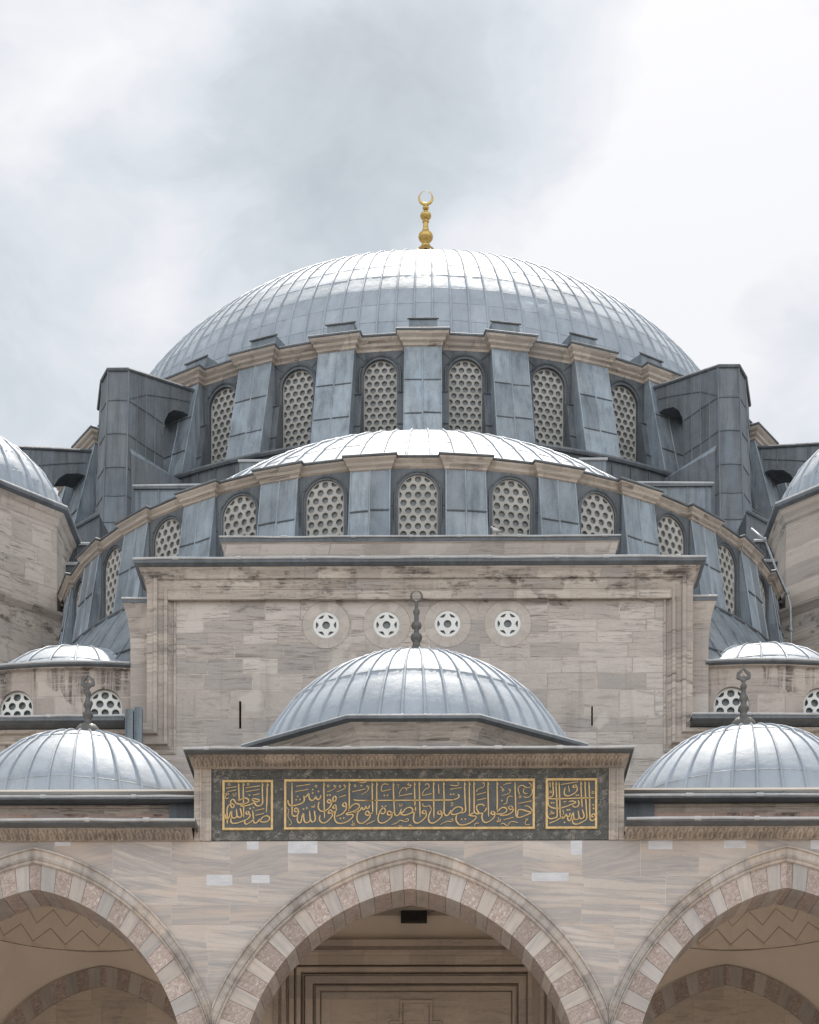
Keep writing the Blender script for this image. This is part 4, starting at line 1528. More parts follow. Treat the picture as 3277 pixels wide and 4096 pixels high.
# roofs and masses behind, so that no daylight leaks through
c = MB()
c.box(-30, -12.0, 63.5, 105, 12, 31.0)
c.box(12.0, 30, 63.5, 105, 12, 31.0)
c.box(-30, -18.2, 50.5, 63.4, 12, 24.0)
c.box(18.2, 30, 50.5, 63.4, 12, 24.0)
c.box(-18.1, 18.1, 50.6, 56.0, 12, 19.6)
c.build('aisle_roof', M['lead_wall'], mosque)

# ------------------------------------------------------------------ portico
PX = -0.06
PF, PB = 40.0, 41.28
portico = empty('portico', (0, PF, 0), 'marble portico with pink and white pointed arches and three lead domes before the mosque', 'portico')


def arc_fn(c, zc, r, z_end):
    p0 = math.asin(-c / r)
    p1 = math.acos((z_end - zc) / r)
    return lambda u: (c + r * sin(p0 + (p1 - p0) * u), zc + r * cos(p0 + (p1 - p0) * u))

ZSP = 8.6
fI = arc_fn(-0.61, 9.03, 4.16, ZSP)
fM = arc_fn(-0.89, 8.56, 5.20, ZSP)
fE = arc_fn(-0.93, 8.62, 5.46, ZSP)
NA = 40
ARCHES = [(PX, 1.0, 4.14), (PX - 7.85, 0.896, 3.71), (PX + 7.85, 0.896, 3.71)]

wall = MB()
for ax, sx, lim in ARCHES:
    hood = MB()
    vs = MB()
    for sd in (-1, 1):
        X = lambda x: ax + sd * min(x * sx, lim)
        low, top, lowb, topb = [], [], [], []
        for i in range(NA + 1):
            u = i / NA
            e = fE(u)
            low.append((X(e[0]), PF, e[1]))
            top.append((X(e[0]), PF, 14.13))
            e = fI(u)
            lowb.append((X(e[0]), PB, e[1]))
            topb.append((X(e[0]), PB, 15.0))
        lowb.append((ax + sd * lim, PB, ZSP))
        topb.append((ax + sd * lim, PB, 15.0))
        wall.grid([low, top] if sd > 0 else [top, low], False, 0)
        wall.grid([lowb, topb] if sd < 0 else [topb, lowb], False, 1)
        # hood moulding
        hp = [(0.0, 0.0), (0.0, -0.085), (0.06, -0.10), (0.13, -0.095), (0.15, -0.045), (0.19, -0.05), (0.30, -0.03), (0.60, -0.02), (0.64, -0.06), (0.72, -0.08), (0.79, -0.05), (0.81, -0.03), (0.85, -0.05), (0.93, -0.04), (1.0, -0.01), (1.0, 0.05)]
        rows = []
        for t, y in hp:
            row = []
            for i in range(NA + 1):
                a, b = fE(i / NA), fM(i / NA)
                row.append((X(a[0] + (b[0] - a[0]) * t), PF + y, a[1] + (b[1] - a[1]) * t))
            rows.append(row)
        rs = random.Random(int(ax * 10) + sd)
        bl = [rs.uniform(0.1, 0.9) for _ in range(20)]
        hood.grid(rows if sd < 0 else rows[::-1], False, 0, lambda i, j: bl[int(j / 4.6)])
        # voussoirs: a pink keystone, then marble and breccia in turn
        L = 4.16 * (math.acos((ZSP - 9.03) / 4.16) - math.asin(0.61 / 4.16))
        edges = [0.0, 0.13 / L]
        k = 0
        while edges[-1] < 1.0:
            edges.append(min(1.0, edges[-1] + (rs.uniform(0.27, 0.33) if k % 2 == 0 else rs.uniform(0.34, 0.40)) / L))
            k += 1
        for k in range(len(edges) - 1):
            mi = k % 2
            tt = rs.uniform(0.15, 0.9)
            gap = 0.0006 if k else 0.0
            a, b = edges[k] + gap, edges[k + 1] - 0.0006
            n = 3
            f1, f2, s1, s2, m1 = [], [], [], [], []
            yj = rs.uniform(-0.008, 0.008)
            for i in range(n + 1):
                u = a + (b - a) * i / n
                p, q = fM(u), fI(u)
                m1.append((X(p[0]), PF + 0.08, p[1]))
                f1.append((X(p[0]), PF + 0.03 + yj, p[1]))
                f2.append((X(q[0]), PF + 0.03 + yj, q[1]))
                s1.append((X(q[0]), PB, q[1]))
            R = [f1, f2, s1]
            vs.grid(R if sd < 0 else R[::-1], False, mi if True else 0, lambda i, j: tt)
            for u_ in (a, b):
                p, q = fM(u_), fI(u_)
                vs.quad((X(p[0]), PF + 0.03 + yj, p[1]), (X(q[0]), PF + 0.03 + yj, q[1]), (X(q[0]), PF + 0.10, q[1]), (X(p[0]), PF + 0.10, p[1]), mi, 0.2)
    # backing behind the joints
    for sd in (-1, 1):
        X = lambda x: ax + sd * min(x * sx, lim)
        r1 = [(X(fM(i / NA)[0]), PF + 0.075, fM(i / NA)[1]) for i in range(NA + 1)]
        r2 = [(X(fI(i / NA)[0]), PF + 0.075, fI(i / NA)[1] + 0.004) for i in range(NA + 1)]
        vs.grid([r1, r2], False, 2)
    for mb_ in (vs, hood):
        mb_.v = [(x - ax, y - PF, z - 9.0) for x, y, z in mb_.v]
    ar = vs.build('arch', [M['breccia'], M['marble_arch'], M['moulding']], None, tint=True)
    hd_ = hood.build('hood_moulding', M['moulding'], None, tint=True, angle=35)
    ar.location = hd_.location = (ax, PF, 9.0)
    attach(ar, portico)
    attach(hd_, ar)
for s in (-1, 1):
    xa, xb = sorted((PX + s * 11.56, PX + s * 13.5))
    wall.box(xa, xb, PF, PB, 0.0, 14.13, 0)
wall.build('spandrel_wall', [M['marble'], M['plaster']], portico)
for x0, x1, z0, z1 in [(-3.47, -3.22, 13.95, 14.127), (-2.61, -1.99, 13.87, 14.127), (3.29, 3.53, 13.83, 14.127), (-4.31, -3.77, 13.2, 13.43), (-3.37, -2.99, 13.25, 13.42), (2.48, 3.25, 13.28, 13.46), (4.91, 5.41, 13.94, 14.127), (6.48, 6.94, 13.96, 14.127), (8.28, 8.62, 13.93, 14.127), (-7.49, -7.16, 14.04, 14.127)]:
    c = MB()
    c.box(x0, x1, PF - 0.004, PF + 0.02, z0, z1)
    c.build('repair_block', M['stone_white'], portico)
# columns
for x in (-4.13, 4.13, -11.56, 11.56):
    c = MB()
    c.box(PX + x - 0.62, PX + x + 0.62, PF + 0.1, PB - 0.1, 0.0, 0.35)
    c.lathe([(0.58, 0.35), (0.6, 0.5), (0.46, 0.62), (0.42, 0.75), (0.37, 7.2), (0.40, 7.25), (0.44, 7.4)], PX + x, (PF + PB) / 2, 24)
    c.prism([(PX + x - 0.35, PF + 0.37, 7.4), (PX + x + 0.35, PF + 0.37, 7.4), (PX + x + 0.35, PB - 0.37, 7.4), (PX + x - 0.35, PB - 0.37, 7.4)],
            [(PX + x - 0.62, PF + 0.08, 8.45), (PX + x + 0.62, PF + 0.08, 8.45), (PX + x + 0.62, PB - 0.08, 8.45), (PX + x - 0.62, PB - 0.08, 8.45)])
    c.box(PX + x - 0.66, PX + x + 0.66, PF + 0.02, PB - 0.02, 8.45, 8.598)
    c.build('column', M['marble_column'], portico)


def leaf_band(mb, x0, x1, ya, za, yb, zb, pitch, mi=0, seed=0):
    """row of carved upright leaves on a flaring band from (ya,za) up to (yb,zb)"""
    mb.quad((x0, ya, za), (x1, ya, za), (x1, yb, zb), (x0, yb, zb), mi)
    n = max(1, int(round((x1 - x0) / pitch)))
    p = (x1 - x0) / n
    sl = Vector((0, yb - ya, zb - za))
    nv = Vector((0, -(zb - za), (yb - ya))).normalized()
    if nv.y > 0:
        nv = -nv
    rs = random.Random(seed)
    for k in range(n):
        xc = x0 + p * (k + 0.5)
        h = (0.075 if pitch < 0.2 else 0.065) * rs.uniform(0.8, 1.15)
        sh = [(0.0, 0.05), (-0.40, 0.12), (-0.44, 0.45), (-0.30, 0.75), (0.0, 0.96), (0.30, 0.75), (0.44, 0.45), (0.40, 0.12)]
        o = [Vector((xc + a * p, ya, za)) + sl * b + nv * 0.004 for a, b in sh]
        i_ = [Vector((xc + a * p * 0.55, ya, za)) + sl * (0.5 + (b - 0.5) * 0.7) + nv * h for a, b in sh]
        rg = [Vector((xc, ya, za)) + sl * b + nv * (h * 0.35) for b in (0.25, 0.72)]
        m = 8
        mb.add(o + i_ + rg, [(j, (j + 1) % m, m + (j + 1) % m, m + j) for j in range(m)] + [(m, m + 1, m + 2, 16), (m, 16, m + 6, m + 7), (m + 2, m + 3, 17, 16), (m + 3, m + 4, 17), (m + 4, m + 5, 17), (m + 5, m + 6, 16, 17)], mi)
        # little stem between the leaves
        xs = x0 + p * k
        mb.tube([Vector((xs, ya, za)) + sl * 0.04 + nv * 0.01, Vector((xs, ya, za)) + sl * 0.42 + nv * 0.015], 0.012, 5, mi)
        mb.tube([Vector((xs, ya, za)) + sl * 0.7 + nv * 0.012, Vector((xs, ya, za)) + sl * 0.98 + nv * 0.02], 0.03, 5, mi)


# raised centre block that carries the inscription
c = MB()
bx0, bx1 = -4.57, 4.40
c.box(bx0, bx1, PF + 0.05, PB, 14.135, 15.66)
c.box(bx0, bx0 + 0.36, PF - 0.03, PF + 0.06, 14.135, 15.66)
c.box(bx1 - 0.32, bx1, PF - 0.03, PF + 0.06, 14.135, 15.66)
c.box(bx0 + 0.365, bx1 - 0.325, PF - 0.03, PF + 0.06, 15.63, 15.66)
for x in (bx0 + 0.345, bx1 - 0.305):
    c.box(x - 0.016, x + 0.016, PF - 0.05, PF - 0.028, 14.14, 15.65)
for x in (bx0 + 0.14, bx1 - 0.14):
    c.tube([(x, PF - 0.03, 14.14), (x, PF - 0.03, 15.65)], 0.03, 6)
    for i in range(12):
        z = 14.2 + i * 0.12
        c.tube([(x - 0.05, PF - 0.035, z), (x + 0.05, PF - 0.035, z + 0.06)], 0.01, 4)
c.box(bx0, bx1, PB + 0.001, 48.5, 14.9, 15.66)
c.build('centre_block', M['stone_trim'], portico)
c = MB()
leaf_band(c, bx0, bx1, PF - 0.035, 15.665, PF - 0.38, 15.805, 0.19, 0, 3)
c.add([(bx0, PF - 0.035, 15.665), (bx0, PF - 0.38, 15.805), (bx0 - 0.09, PF - 0.38, 15.805), (bx0, 42.5, 15.665), (bx0 - 0.09, 42.5, 15.805)], [(0, 1, 2), (0, 2, 4, 3)])
c.add([(bx1, PF - 0.035, 15.665), (bx1, PF - 0.38, 15.805), (bx1 + 0.09, PF - 0.38, 15.805), (bx1, 42.5, 15.665), (bx1 + 0.09, 42.5, 15.805)], [(0, 2, 1), (0, 3, 4, 2)])
c.tube([(bx0, PF - 0.045, 15.67), (bx1, PF - 0.045, 15.67)], 0.025, 6)
c.build('carved_cornice', M['stone_trim'], portico)
c = MB()
rect_sweep(c, bx0, bx1, PF, 42.8, [(0.2, 15.806), (0.40, 15.807), (0.66, 15.775), (0.70, 15.785), (0.70, 15.83), (0.4, 15.86), (-1.0, 15.90)], side=0.2)
c.box(bx0 - 0.1, bx1 + 0.1, 42.0, 48.5, 15.68, 15.88)
lip(c, bx0 - 0.14, bx1 + 0.16, PF - 0.70, 15.825, 0.026, 1, seed=8)
c.build('centre_eave', [M['lead_dark'], M['lead_lip']], portico)
# polygonal base and centre dome
def poly(o, z):
    P = [(-1.42, 40.82), (-3.85, 42.55), (-3.85, 46.9), (-1.42, 48.45), (1.42, 48.45), (3.85, 46.9), (3.85, 42.55), (1.42, 40.82)]
    cx, cy = 0, 44.6
    return [(x - (o * 0.9 if x > 0 else -o * 0.9), y + (o if y < cy else -o * 0.2), z) for x, y in P][::-1]
c = MB()
c.grid([poly(0.30, 15.85), poly(0.30, 16.62), poly(0.27, 16.66), poly(0.22, 16.80), (poly(0.12, 16.93)), poly(0.09, 16.96), poly(0.5, 16.97)], True, 0)
c.build('dome_base', M['stone_trim'], portico)
c = MB()
c.grid([poly(0.4, 16.965), poly(0.085, 16.966), poly(0.0, 17.0), poly(0.0, 17.06), poly(0.25, 17.09), poly(1.2, 17.14)], True, 0)
pl = poly(0.02, 17.07)
c.tube(pl, 0.03, 6, 1, closed=True)
c.grid([poly(0.24, 15.86), poly(0.24, 16.12), poly(0.30, 16.14)], True, 0)
c.build('dome_base_eave', [M['lead_dark'], M['lead_lip']], portico)


def poly_fn(pts):
    L = [0]
    for a, b in zip(pts, pts[1:]):
        L.append(L[-1] + math.hypot(b[0] - a[0], b[1] - a[1]))
    T = L[-1]
    def at(s, k):
        d = s * T
        for i in range(len(pts) - 1):
            if d <= L[i + 1] or i == len(pts) - 2:
                w = (d - L[i]) / (L[i + 1] - L[i])
                return pts[i][k] + (pts[i + 1][k] - pts[i][k]) * w
    return (lambda s: at(s, 0)), (lambda s: at(s, 1))

def sphere_pts(R, zc, z0, n=24):
    a0 = math.asin((z0 - zc) / R)
    return [(R * cos(a0 + (pi / 2 - a0) * i / n), zc + R * sin(a0 + (pi / 2 - a0) * i / n)) for i in range(n + 1)]

def portico_dome(cx, cy, R, zc, pts0, z0, nr, seed, label):
    pts = pts0 + sphere_pts(R, zc, z0)
    pts[-1] = (0.02, pts[-1][1])
    r_, z_ = poly_fn(pts)
    dmm = dome_mesh(cx, cy, r_, z_, nr, 0.5, 0.024, 0.05, 3, 0.028, sub=12, rnd=0.0028, seed=seed, per=9)
    o = dmm.build('portico_dome', [M['lead_dome'], M['lead_seam']], portico, tint=True, angle=30)
    o['label'] = label
    return o

pdc = portico_dome(0.0, 44.78, 4.02, 15.74, [(3.90, 17.04), (3.80, 17.09)], 17.20, 48, 41, 'larger middle lead dome with ribs')
pdl = portico_dome(-7.70, 44.6, 3.19, 14.75, [(4.15, 15.175), (3.6, 15.19), (3.3, 15.26)], 15.38, 36, 42, 'left lead dome with ribs')
pdr = portico_dome(7.70, 44.6, 3.28, 14.73, [(4.15, 15.175), (3.65, 15.19), (3.38, 15.26)], 15.38, 36, 43, 'right lead dome with ribs')

def stone_finial(cx, cy, z, prof, parent, top):
    mb = MB()
    mb.lathe([(r * (0.86 if q > 0.16 else 1.0), z + q) for r, q in prof], cx, cy, 32, flute=16, famp=0.05)
    o = mb.build('finial', M['bronze'], parent, smooth=True)
    if top == 'leaf':
        out = [(0.0, 1.40), (-0.025, 1.33), (-0.09, 1.27), (-0.15, 1.24), (-0.165, 1.17), (-0.16, 1.10), (-0.12, 1.08), (-0.07, 1.065), (-0.04, 1.03), (0.04, 1.03), (0.07, 1.065), (0.12, 1.08), (0.16, 1.10), (0.165, 1.17), (0.15, 1.24), (0.09, 1.27), (0.025, 1.33)]
        hole = [(0.0, 1.31), (0.04, 1.25), (0.085, 1.19), (0.085, 1.15), (0.05, 1.135), (0.02, 1.15), (0.0, 1.17), (-0.02, 1.15), (-0.05, 1.135), (-0.085, 1.15), (-0.085, 1.19), (-0.04, 1.25)]
        pl = plate([out, hole], 0.06)
        pl.v = [(x + cx, y + cy - 0.03, q + z) for x, y, q in pl.v]
        pl.build('leaf_crest', M['bronze'], o)
    else:
        rg = MB()
        n = 32
        rg.tube([(cx + 0.125 * cos(2 * pi * i / n), cy, z + 1.30 + 0.125 * sin(2 * pi * i / n)) for i in range(n)], [0.03 - 0.018 * (0.5 + 0.5 * sin(2 * pi * i / n)) ** 2 for i in range(n)], 8, closed=True)
        rg.build('crescent', M['bronze'], o, smooth=True)

P_side = [(0.34, -0.3), (0.32, -0.12), (0.285, 0.0), (0.25, 0.09), (0.19, 0.155), (0.10, 0.19), (0.085, 0.30), (0.125, 0.36), (0.14, 0.40), (0.125, 0.45), (0.08, 0.49), (0.075, 0.55), (0.10, 0.59), (0.115, 0.64), (0.09, 0.70), (0.06, 0.76), (0.055, 0.85), (0.08, 0.88), (0.088, 0.91), (0.075, 0.95), (0.04, 0.98), (0.038, 1.05)]
P_mid = [(0.26, -0.4), (0.24, -0.12), (0.20, 0.0), (0.13, 0.06), (0.095, 0.12), (0.085, 0.22), (0.13, 0.26), (0.155, 0.33), (0.14, 0.39), (0.07, 0.43), (0.06, 0.52), (0.115, 0.55), (0.14, 0.61), (0.12, 0.67), (0.065, 0.71), (0.055, 0.84), (0.075, 0.88), (0.09, 0.93), (0.075, 0.98), (0.045, 1.0), (0.042, 1.17)]
stone_finial(0.02, 44.72, 20.02, P_mid, pdc, 'ring')
stone_finial(-7.64, 44.6, 18.12, P_side, pdl, 'leaf')
stone_finial(7.62, 44.6, 18.22, P_side, pdr, 'leaf')

# side eaves, strips of red-stained stone, carved band
for s in (-1, 1):
    xi = 4.48 if s < 0 else 4.40
    xa, xb = sorted((s * xi, s * 13.5))
    fl = sorted((s * 4.58 if s < 0 else 4.41, s * 13.5))
    c = MB()
    leaf_band(c, fl[0], fl[1], PF - 0.002, 14.15, PF - 0.36, 14.305, 0.205, 0, 10 + s)
    c.tube([(fl[0], PF - 0.01, 14.15), (fl[1], PF - 0.01, 14.15)], 0.02, 6)
    c.build('carved_cornice', M['stone_trim'], portico)
    c = MB()
    c.add([(xa, PF - 0.3, 14.306), (xb, PF - 0.3, 14.306), (xb, PF - 0.42, 14.307), (xa, PF - 0.42, 14.307), (xb, PF - 0.58, 14.34), (xa, PF - 0.58, 14.34), (xb, PF - 0.6, 14.385), (xa, PF - 0.6, 14.385), (xb, PF + 0.72, 14.44), (xa, PF + 0.72, 14.44)],
          [(0, 1, 2, 3), (3, 2, 4, 5), (5, 4, 6, 7), (7, 6, 8, 9)])
    c.box(*sorted((s * xi, s * (xi + 0.005))), PF - 0.57, PF + 0.7, 14.31, 14.43)
    lip(c, xa, xb, PF - 0.6, 14.395, 0.03, 1, seed=12 + s)
    c.build('gutter', [M['lead_dark'], M['lead_lip']], portico)
    c = MB()
    c.box(xa, xb, PF + 0.70, PF + 0.9, 14.4, 15.125)
    c.box(xa, xb, PF + 0.66, PF + 0.72, 14.80, 14.93, 1)
    c.box(xa, xb, PF + 0.67, PF + 0.72, 15.05, 15.11, 0)
    c.build('attic_strip', [M['stone_trim'], mat_stone('red_stained_stone', (0.40, 0.27, 0.22), (0.46, 0.35, 0.30), course=0.4, block=0.8, soot=0.4, soot_z=[(14.7, 14.9)])] , portico)
    c = MB()
    xe = sorted((s * (xi + 0.01), s * (xi + 0.70)))
    c.box(xe[0], xe[1], PF + 0.60, PF + 0.655, 14.42, 15.12)
    c.build('lead_flashing', M['lead_wall'], portico)
    c = MB()
    c.add([(xa, PF + 0.7, 15.126), (xb, PF + 0.7, 15.126), (xb, PF + 0.42, 15.10), (xa, PF + 0.42, 15.10), (xb, PF + 0.3, 15.12), (xa, PF + 0.3, 15.12), (xb, PF + 0.3, 15.17), (xa, PF + 0.3, 15.17), (xb, 48.5, 15.178), (xa, 48.5, 15.178)],
          [(0, 1, 2, 3), (3, 2, 4, 5), (5, 4, 6, 7), (7, 6, 8, 9)])
    lip(c, xa, xb, PF + 0.3, 15.175, 0.03, 1, seed=15 + s)
    c.build('roof_eave', [M['lead_dark'], M['lead_lip']], portico)

# --- inside the portico: back wall, portal, pendentives
BW = 48.5
c = MB()
c.box(-14, 14, BW, BW + 0.08, 0.0, 15.6)
c.build('back_wall', M['plaster'], portico)
c = MB()
def frame3(mb, x0, x1, zt, w, y0, y1, mi=0):
    """three-sided frame, band of width w outwards"""
    mb.box(x0 - w, x0, y0, y1, 0, zt, mi)
    mb.box(x1, x1 + w, y0, y1, 0, zt, mi)
    mb.box(x0 - w, x1 + w, y0, y1, zt, zt + w, mi)
c.box(-3.7, 3.6, BW - 0.30, BW - 0.002, 14.06, 14.22, 0)
c.box(-3.66, 3.56, BW - 0.26, BW - 0.002, 13.98, 14.055, 1)
c.box(-3.62, 3.52, BW - 0.25, BW - 0.002, 13.83, 13.975, 0)
c.box(-3.6, 3.5, BW - 0.22, BW - 0.002, 13.61, 13.825, 2)
frame3(c, -3.03, 2.87, 13.545, 0.03, BW - 0.21, BW - 0.003, 1)
frame3(c, -2.92, 2.80, 13.43, 0.105, BW - 0.25, BW - 0.003, 0)
frame3(c, -2.84, 2.76, 13.35, 0.035, BW - 0.17, BW - 0.003, 1)
frame3(c, -2.62, 2.57, 13.15, 0.19, BW - 0.15, BW - 0.003, 2)
frame3(c, -2.56, 2.52, 13.09, 0.02, BW - 0.18, BW - 0.003, 1)
frame3(c, -2.44, 2.42, 12.97, 0.11, BW - 0.14, BW - 0.003, 2)
frame3(c, -2.42, 2.40, 12.95, 0.015, BW - 0.15, BW - 0.003, 1)
c.box(-2.41, 2.39, BW - 0.1, BW - 0.003, 0.0, 12.94, 2)
for s in (-1, 1):
    for k, x in enumerate((3.15, 3.35, 3.55)):
        c.box(*sorted((s * x - 0.06, s * x + 0.06)), BW - 0.2 + 0.03 * k, BW - 0.003, 0, 13.6, 2)
prev = None
for x, z in ((0.65, 12.19), (0.40, 12.72)):
    c.box(-0.012 - x, -0.012 + x, BW - 0.135 - (0.01 if z > 12.5 else 0), BW - 0.1, 10.5, z, 2)
    c.tube([(-0.012 - x, BW - 0.14, 10.5), (-0.012 - x, BW - 0.14, z), (-0.012 + x, BW - 0.14, z), (-0.012 + x, BW - 0.14, 10.5)], 0.022, 5, 0)
    c.tube([(-0.012 - x + 0.07, BW - 0.146, 10.5), (-0.012 - x + 0.07, BW - 0.146, z - 0.07), (-0.012 + x - 0.07, BW - 0.146, z - 0.07), (-0.012 + x - 0.07, BW - 0.146, 10.5)], 0.014, 5, 1)
c.build('portal', [M['portal'], M['groove'], M['portal']], portico)
for s in (-1, 1):
    bcx, bcy = PX + s * 7.88, 44.9
    # blind arch on the back wall
    vs = MB()
    rs = random.Random(50 + s)
    ed = [0.0]
    k = 0
    while ed[-1] < 1:
        ed.append(min(1, ed[-1] + (0.07 if k == 0 else rs.uniform(0.20, 0.30)) / 6.3 * 1.4))
        k += 1
    for sd in (-1, 1):
        for k in range(len(ed) - 1):
            tt = rs.uniform(0.1, 0.9)
            f1, f2, f3 = [], [], []
            for i in range(4):
                u = ed[k] + (ed[k + 1] - ed[k]) * i / 3
                p = fI(u)
                f1.append((bcx + sd * p[0] * 0.99, BW - 0.06, p[1] + 0.48))
                q = (p[0] * 0.93 - 0.02, p[1] - 0.02)
                f2.append((bcx + sd * max(0, q[0]), BW - 0.06, q[1]))
                f3.append((bcx + sd * max(0, q[0]), BW - 0.002, q[1]))
            R = [f1, f2, f3]
            vs.grid(R if sd < 0 else R[::-1], False, k % 2, lambda i, j: tt)
    vs.v = [(x - bcx, y - BW, z - 9.0) for x, y, z in vs.v]
    bo = vs.build('blind_arch', [M['breccia'], M['marble_arch']], None, tint=True)
    bo.location = (bcx, BW, 9.0)
    attach(bo, portico)
    lu = MB()
    rows = [[(bcx + sd * max(0, fI(i / 20)[0] * 0.93 - 0.02), BW - 0.012, fI(i / 20)[1] - 0.02) for sd, i in [(-1, j) for j in range(20, 0, -1)] + [(1, j) for j in range(0, 21)]],
            [(bcx + sd * max(0, fI(i / 20)[0] * 0.93 - 0.02), BW - 0.012, 7.0) for sd, i in [(-1, j) for j in range(20, 0, -1)] + [(1, j) for j in range(0, 21)]]]
    lu.grid(rows, False, 0)
    lu.build('lunette', M['portal'], portico)
    # pendentives and dome with zigzag folds
    pd = MB()
    RR, ZR = 2.85, 13.83
    hx, hy0, hy1 = 3.66, PB - bcy + 0.01, BW - 0.004 - bcy
    n = 96
    inn, mid, mid2, out = [], [], [], []
    def bz(u):
        u = min(1.0, abs(u))
        lo, hi = 0.0, 1.0
        x = u * 3.6
        for _ in range(30):
            m = (lo + hi) / 2
            if fI(m)[0] < x:
                lo = m
            else:
                hi = m
        return fI(lo)[1] + 0.50
    for i in range(n):
        a = 2 * pi * i / n
        dx, dy = sin(a), -cos(a)
        t = min(hx / abs(dx) if abs(dx) > 1e-6 else 1e9, (hy1 if dy > 0 else -hy0) / abs(dy) if abs(dy) > 1e-6 else 1e9)
        ox, oy = dx * t, dy * t
        if abs(abs(ox) - hx) < 1e-6:
            zz = bz(oy / hy1)
        else:
            zz = bz(ox / hx)
        zz = min(zz, 13.66)
        inn.append((bcx + dx * RR, bcy + dy * RR, ZR))
        for f, L_ in ((0.33, mid), (0.66, mid2)):
            r = RR + (t - RR) * f
            L_.append((bcx + dx * r, bcy + dy * r, ZR + (zz - ZR) * f ** 1.25))
        out.append((bcx + ox, bcy + oy, zz))
    pd.grid([inn, mid, mid2, out], True, 0)
    pd.build('pendentive', M['plaster'], portico, smooth=True)
    dv = MB()
    T = 22
    def ring(rv, zv, rp, zp):
        return [(bcx + (rv if i % 2 == 0 else rp) * sin(pi * i / T), bcy - (rv if i % 2 == 0 else rp) * cos(pi * i / T), zv if i % 2 == 0 else zp) for i in range(2 * T)]
    r0 = ring(RR, ZR, RR, ZR)
    r1 = ring(RR + 0.0, ZR + 0.13, RR - 0.17, ZR + 0.46)
    r2 = ring(RR - 0.24, ZR + 0.52, RR - 0.46, ZR + 0.84)
    r3 = ring(RR - 0.62, ZR + 0.95, RR - 0.62, ZR + 0.95)
    r4 = ring(1.6, ZR + 1.45, 1.6, ZR + 1.45)
    r5 = ring(0.05, ZR + 1.8, 0.05, ZR + 1.8)
    dv.grid([r0, r1, r2, r3, r4, r5], True, 0)
    for r in (r1, r2):
        dv.tube(r, 0.012, 4, 1, closed=True)
    for dz in (0.0, 0.05):
        dv.tube([(bcx + (RR + dz) * sin(2 * pi * i / 64), bcy - (RR + dz) * cos(2 * pi * i / 64), ZR - 0.005 - dz * 0.1) for i in range(64)], 0.011, 4, 1, closed=True)
    dv.build('vault', [M['plaster'], M['groove']], portico)
c = MB()
c.box(-14, 14, PB + 0.01, BW - 0.01, 15.62, 15.66)
for x in (-4.10, 4.0):
    c.box(x - 0.12, x + 0.12, PB + 0.01, BW - 0.01, 13.7, 15.6)
for s in (-1, 1):
    c.box(*sorted((s * 13.4, s * 13.5)), PB, BW, 0, 15.1)
c.build('ceiling', M['plaster'], portico)

# ------------------------------------------------------------------ inscription panel
panel = empty('inscription_panel', (PX, PF, 14.14), 'long dark stone panel with golden Arabic calligraphy in gilt frames above the middle arch', 'inscription')
c = MB()
c.box(-4.20, 4.07, PF - 0.02, PF + 0.045, 14.14, 15.625)
c.build('border', M['green'], panel)
TABS = {'left': (-3953, -2940, 374, 1370), 'main': (-2664, 2519, 381, 1382), 'right': (2789, 3816, 383, 1387)}


def smooth_path(q, sub=5):
    if len(q) < 3:
        return q
    P = [q[0]] + q + [q[-1]]
    out = []
    for i in range(1, len(P) - 2):
        p0, p1, p2, p3 = P[i - 1:i + 3]
        for s in range(sub):
            t = s / sub
            out.append(tuple(0.5 * ((2 * p1[k]) + (-p0[k] + p2[k]) * t + (2 * p0[k] - 5 * p1[k] + 4 * p2[k] - p3[k]) * t * t + (-p0[k] + 3 * p1[k] - 3 * p2[k] + p3[k]) * t ** 3) for k in (0, 1)))
    out.append(q[-1])
    return out


def stroke(mb, q, w, y, h, taper=True):
    """raised pen stroke: ridge section, pen held at a slant"""
    n = len(q)
    L, Rr, C, BL, BR = [], [], [], [], []
    for i in range(n):
        a, b = q[max(0, i - 1)], q[min(n - 1, i + 1)]
        tx, tz = b[0] - a[0], b[1] - a[1]
        l = math.hypot(tx, tz) or 1
        tx, tz = tx / l, tz / l
        # broad pen: thick on strokes across the nib, thin along it
        ww = w * (0.62 + 0.38 * abs(tx * 0.5 - tz * 0.87) if taper else 1.0)
        e = min(i, n - 1 - i)
        if taper and n > 4 and e < 3:
            ww *= (0.45, 0.75, 0.92)[e]
        nx, nz = -tz * ww / 2, tx * ww / 2
        L.append((q[i][0] + nx * 0.75, y - h, q[i][1] + nz * 0.75))
        Rr.append((q[i][0] - nx * 0.75, y - h, q[i][1] - nz * 0.75))
        BL.append((q[i][0] + nx, y, q[i][1] + nz))
        BR.append((q[i][0] - nx, y, q[i][1] - nz))
    mb.grid([BL, L, Rr, BR], False)


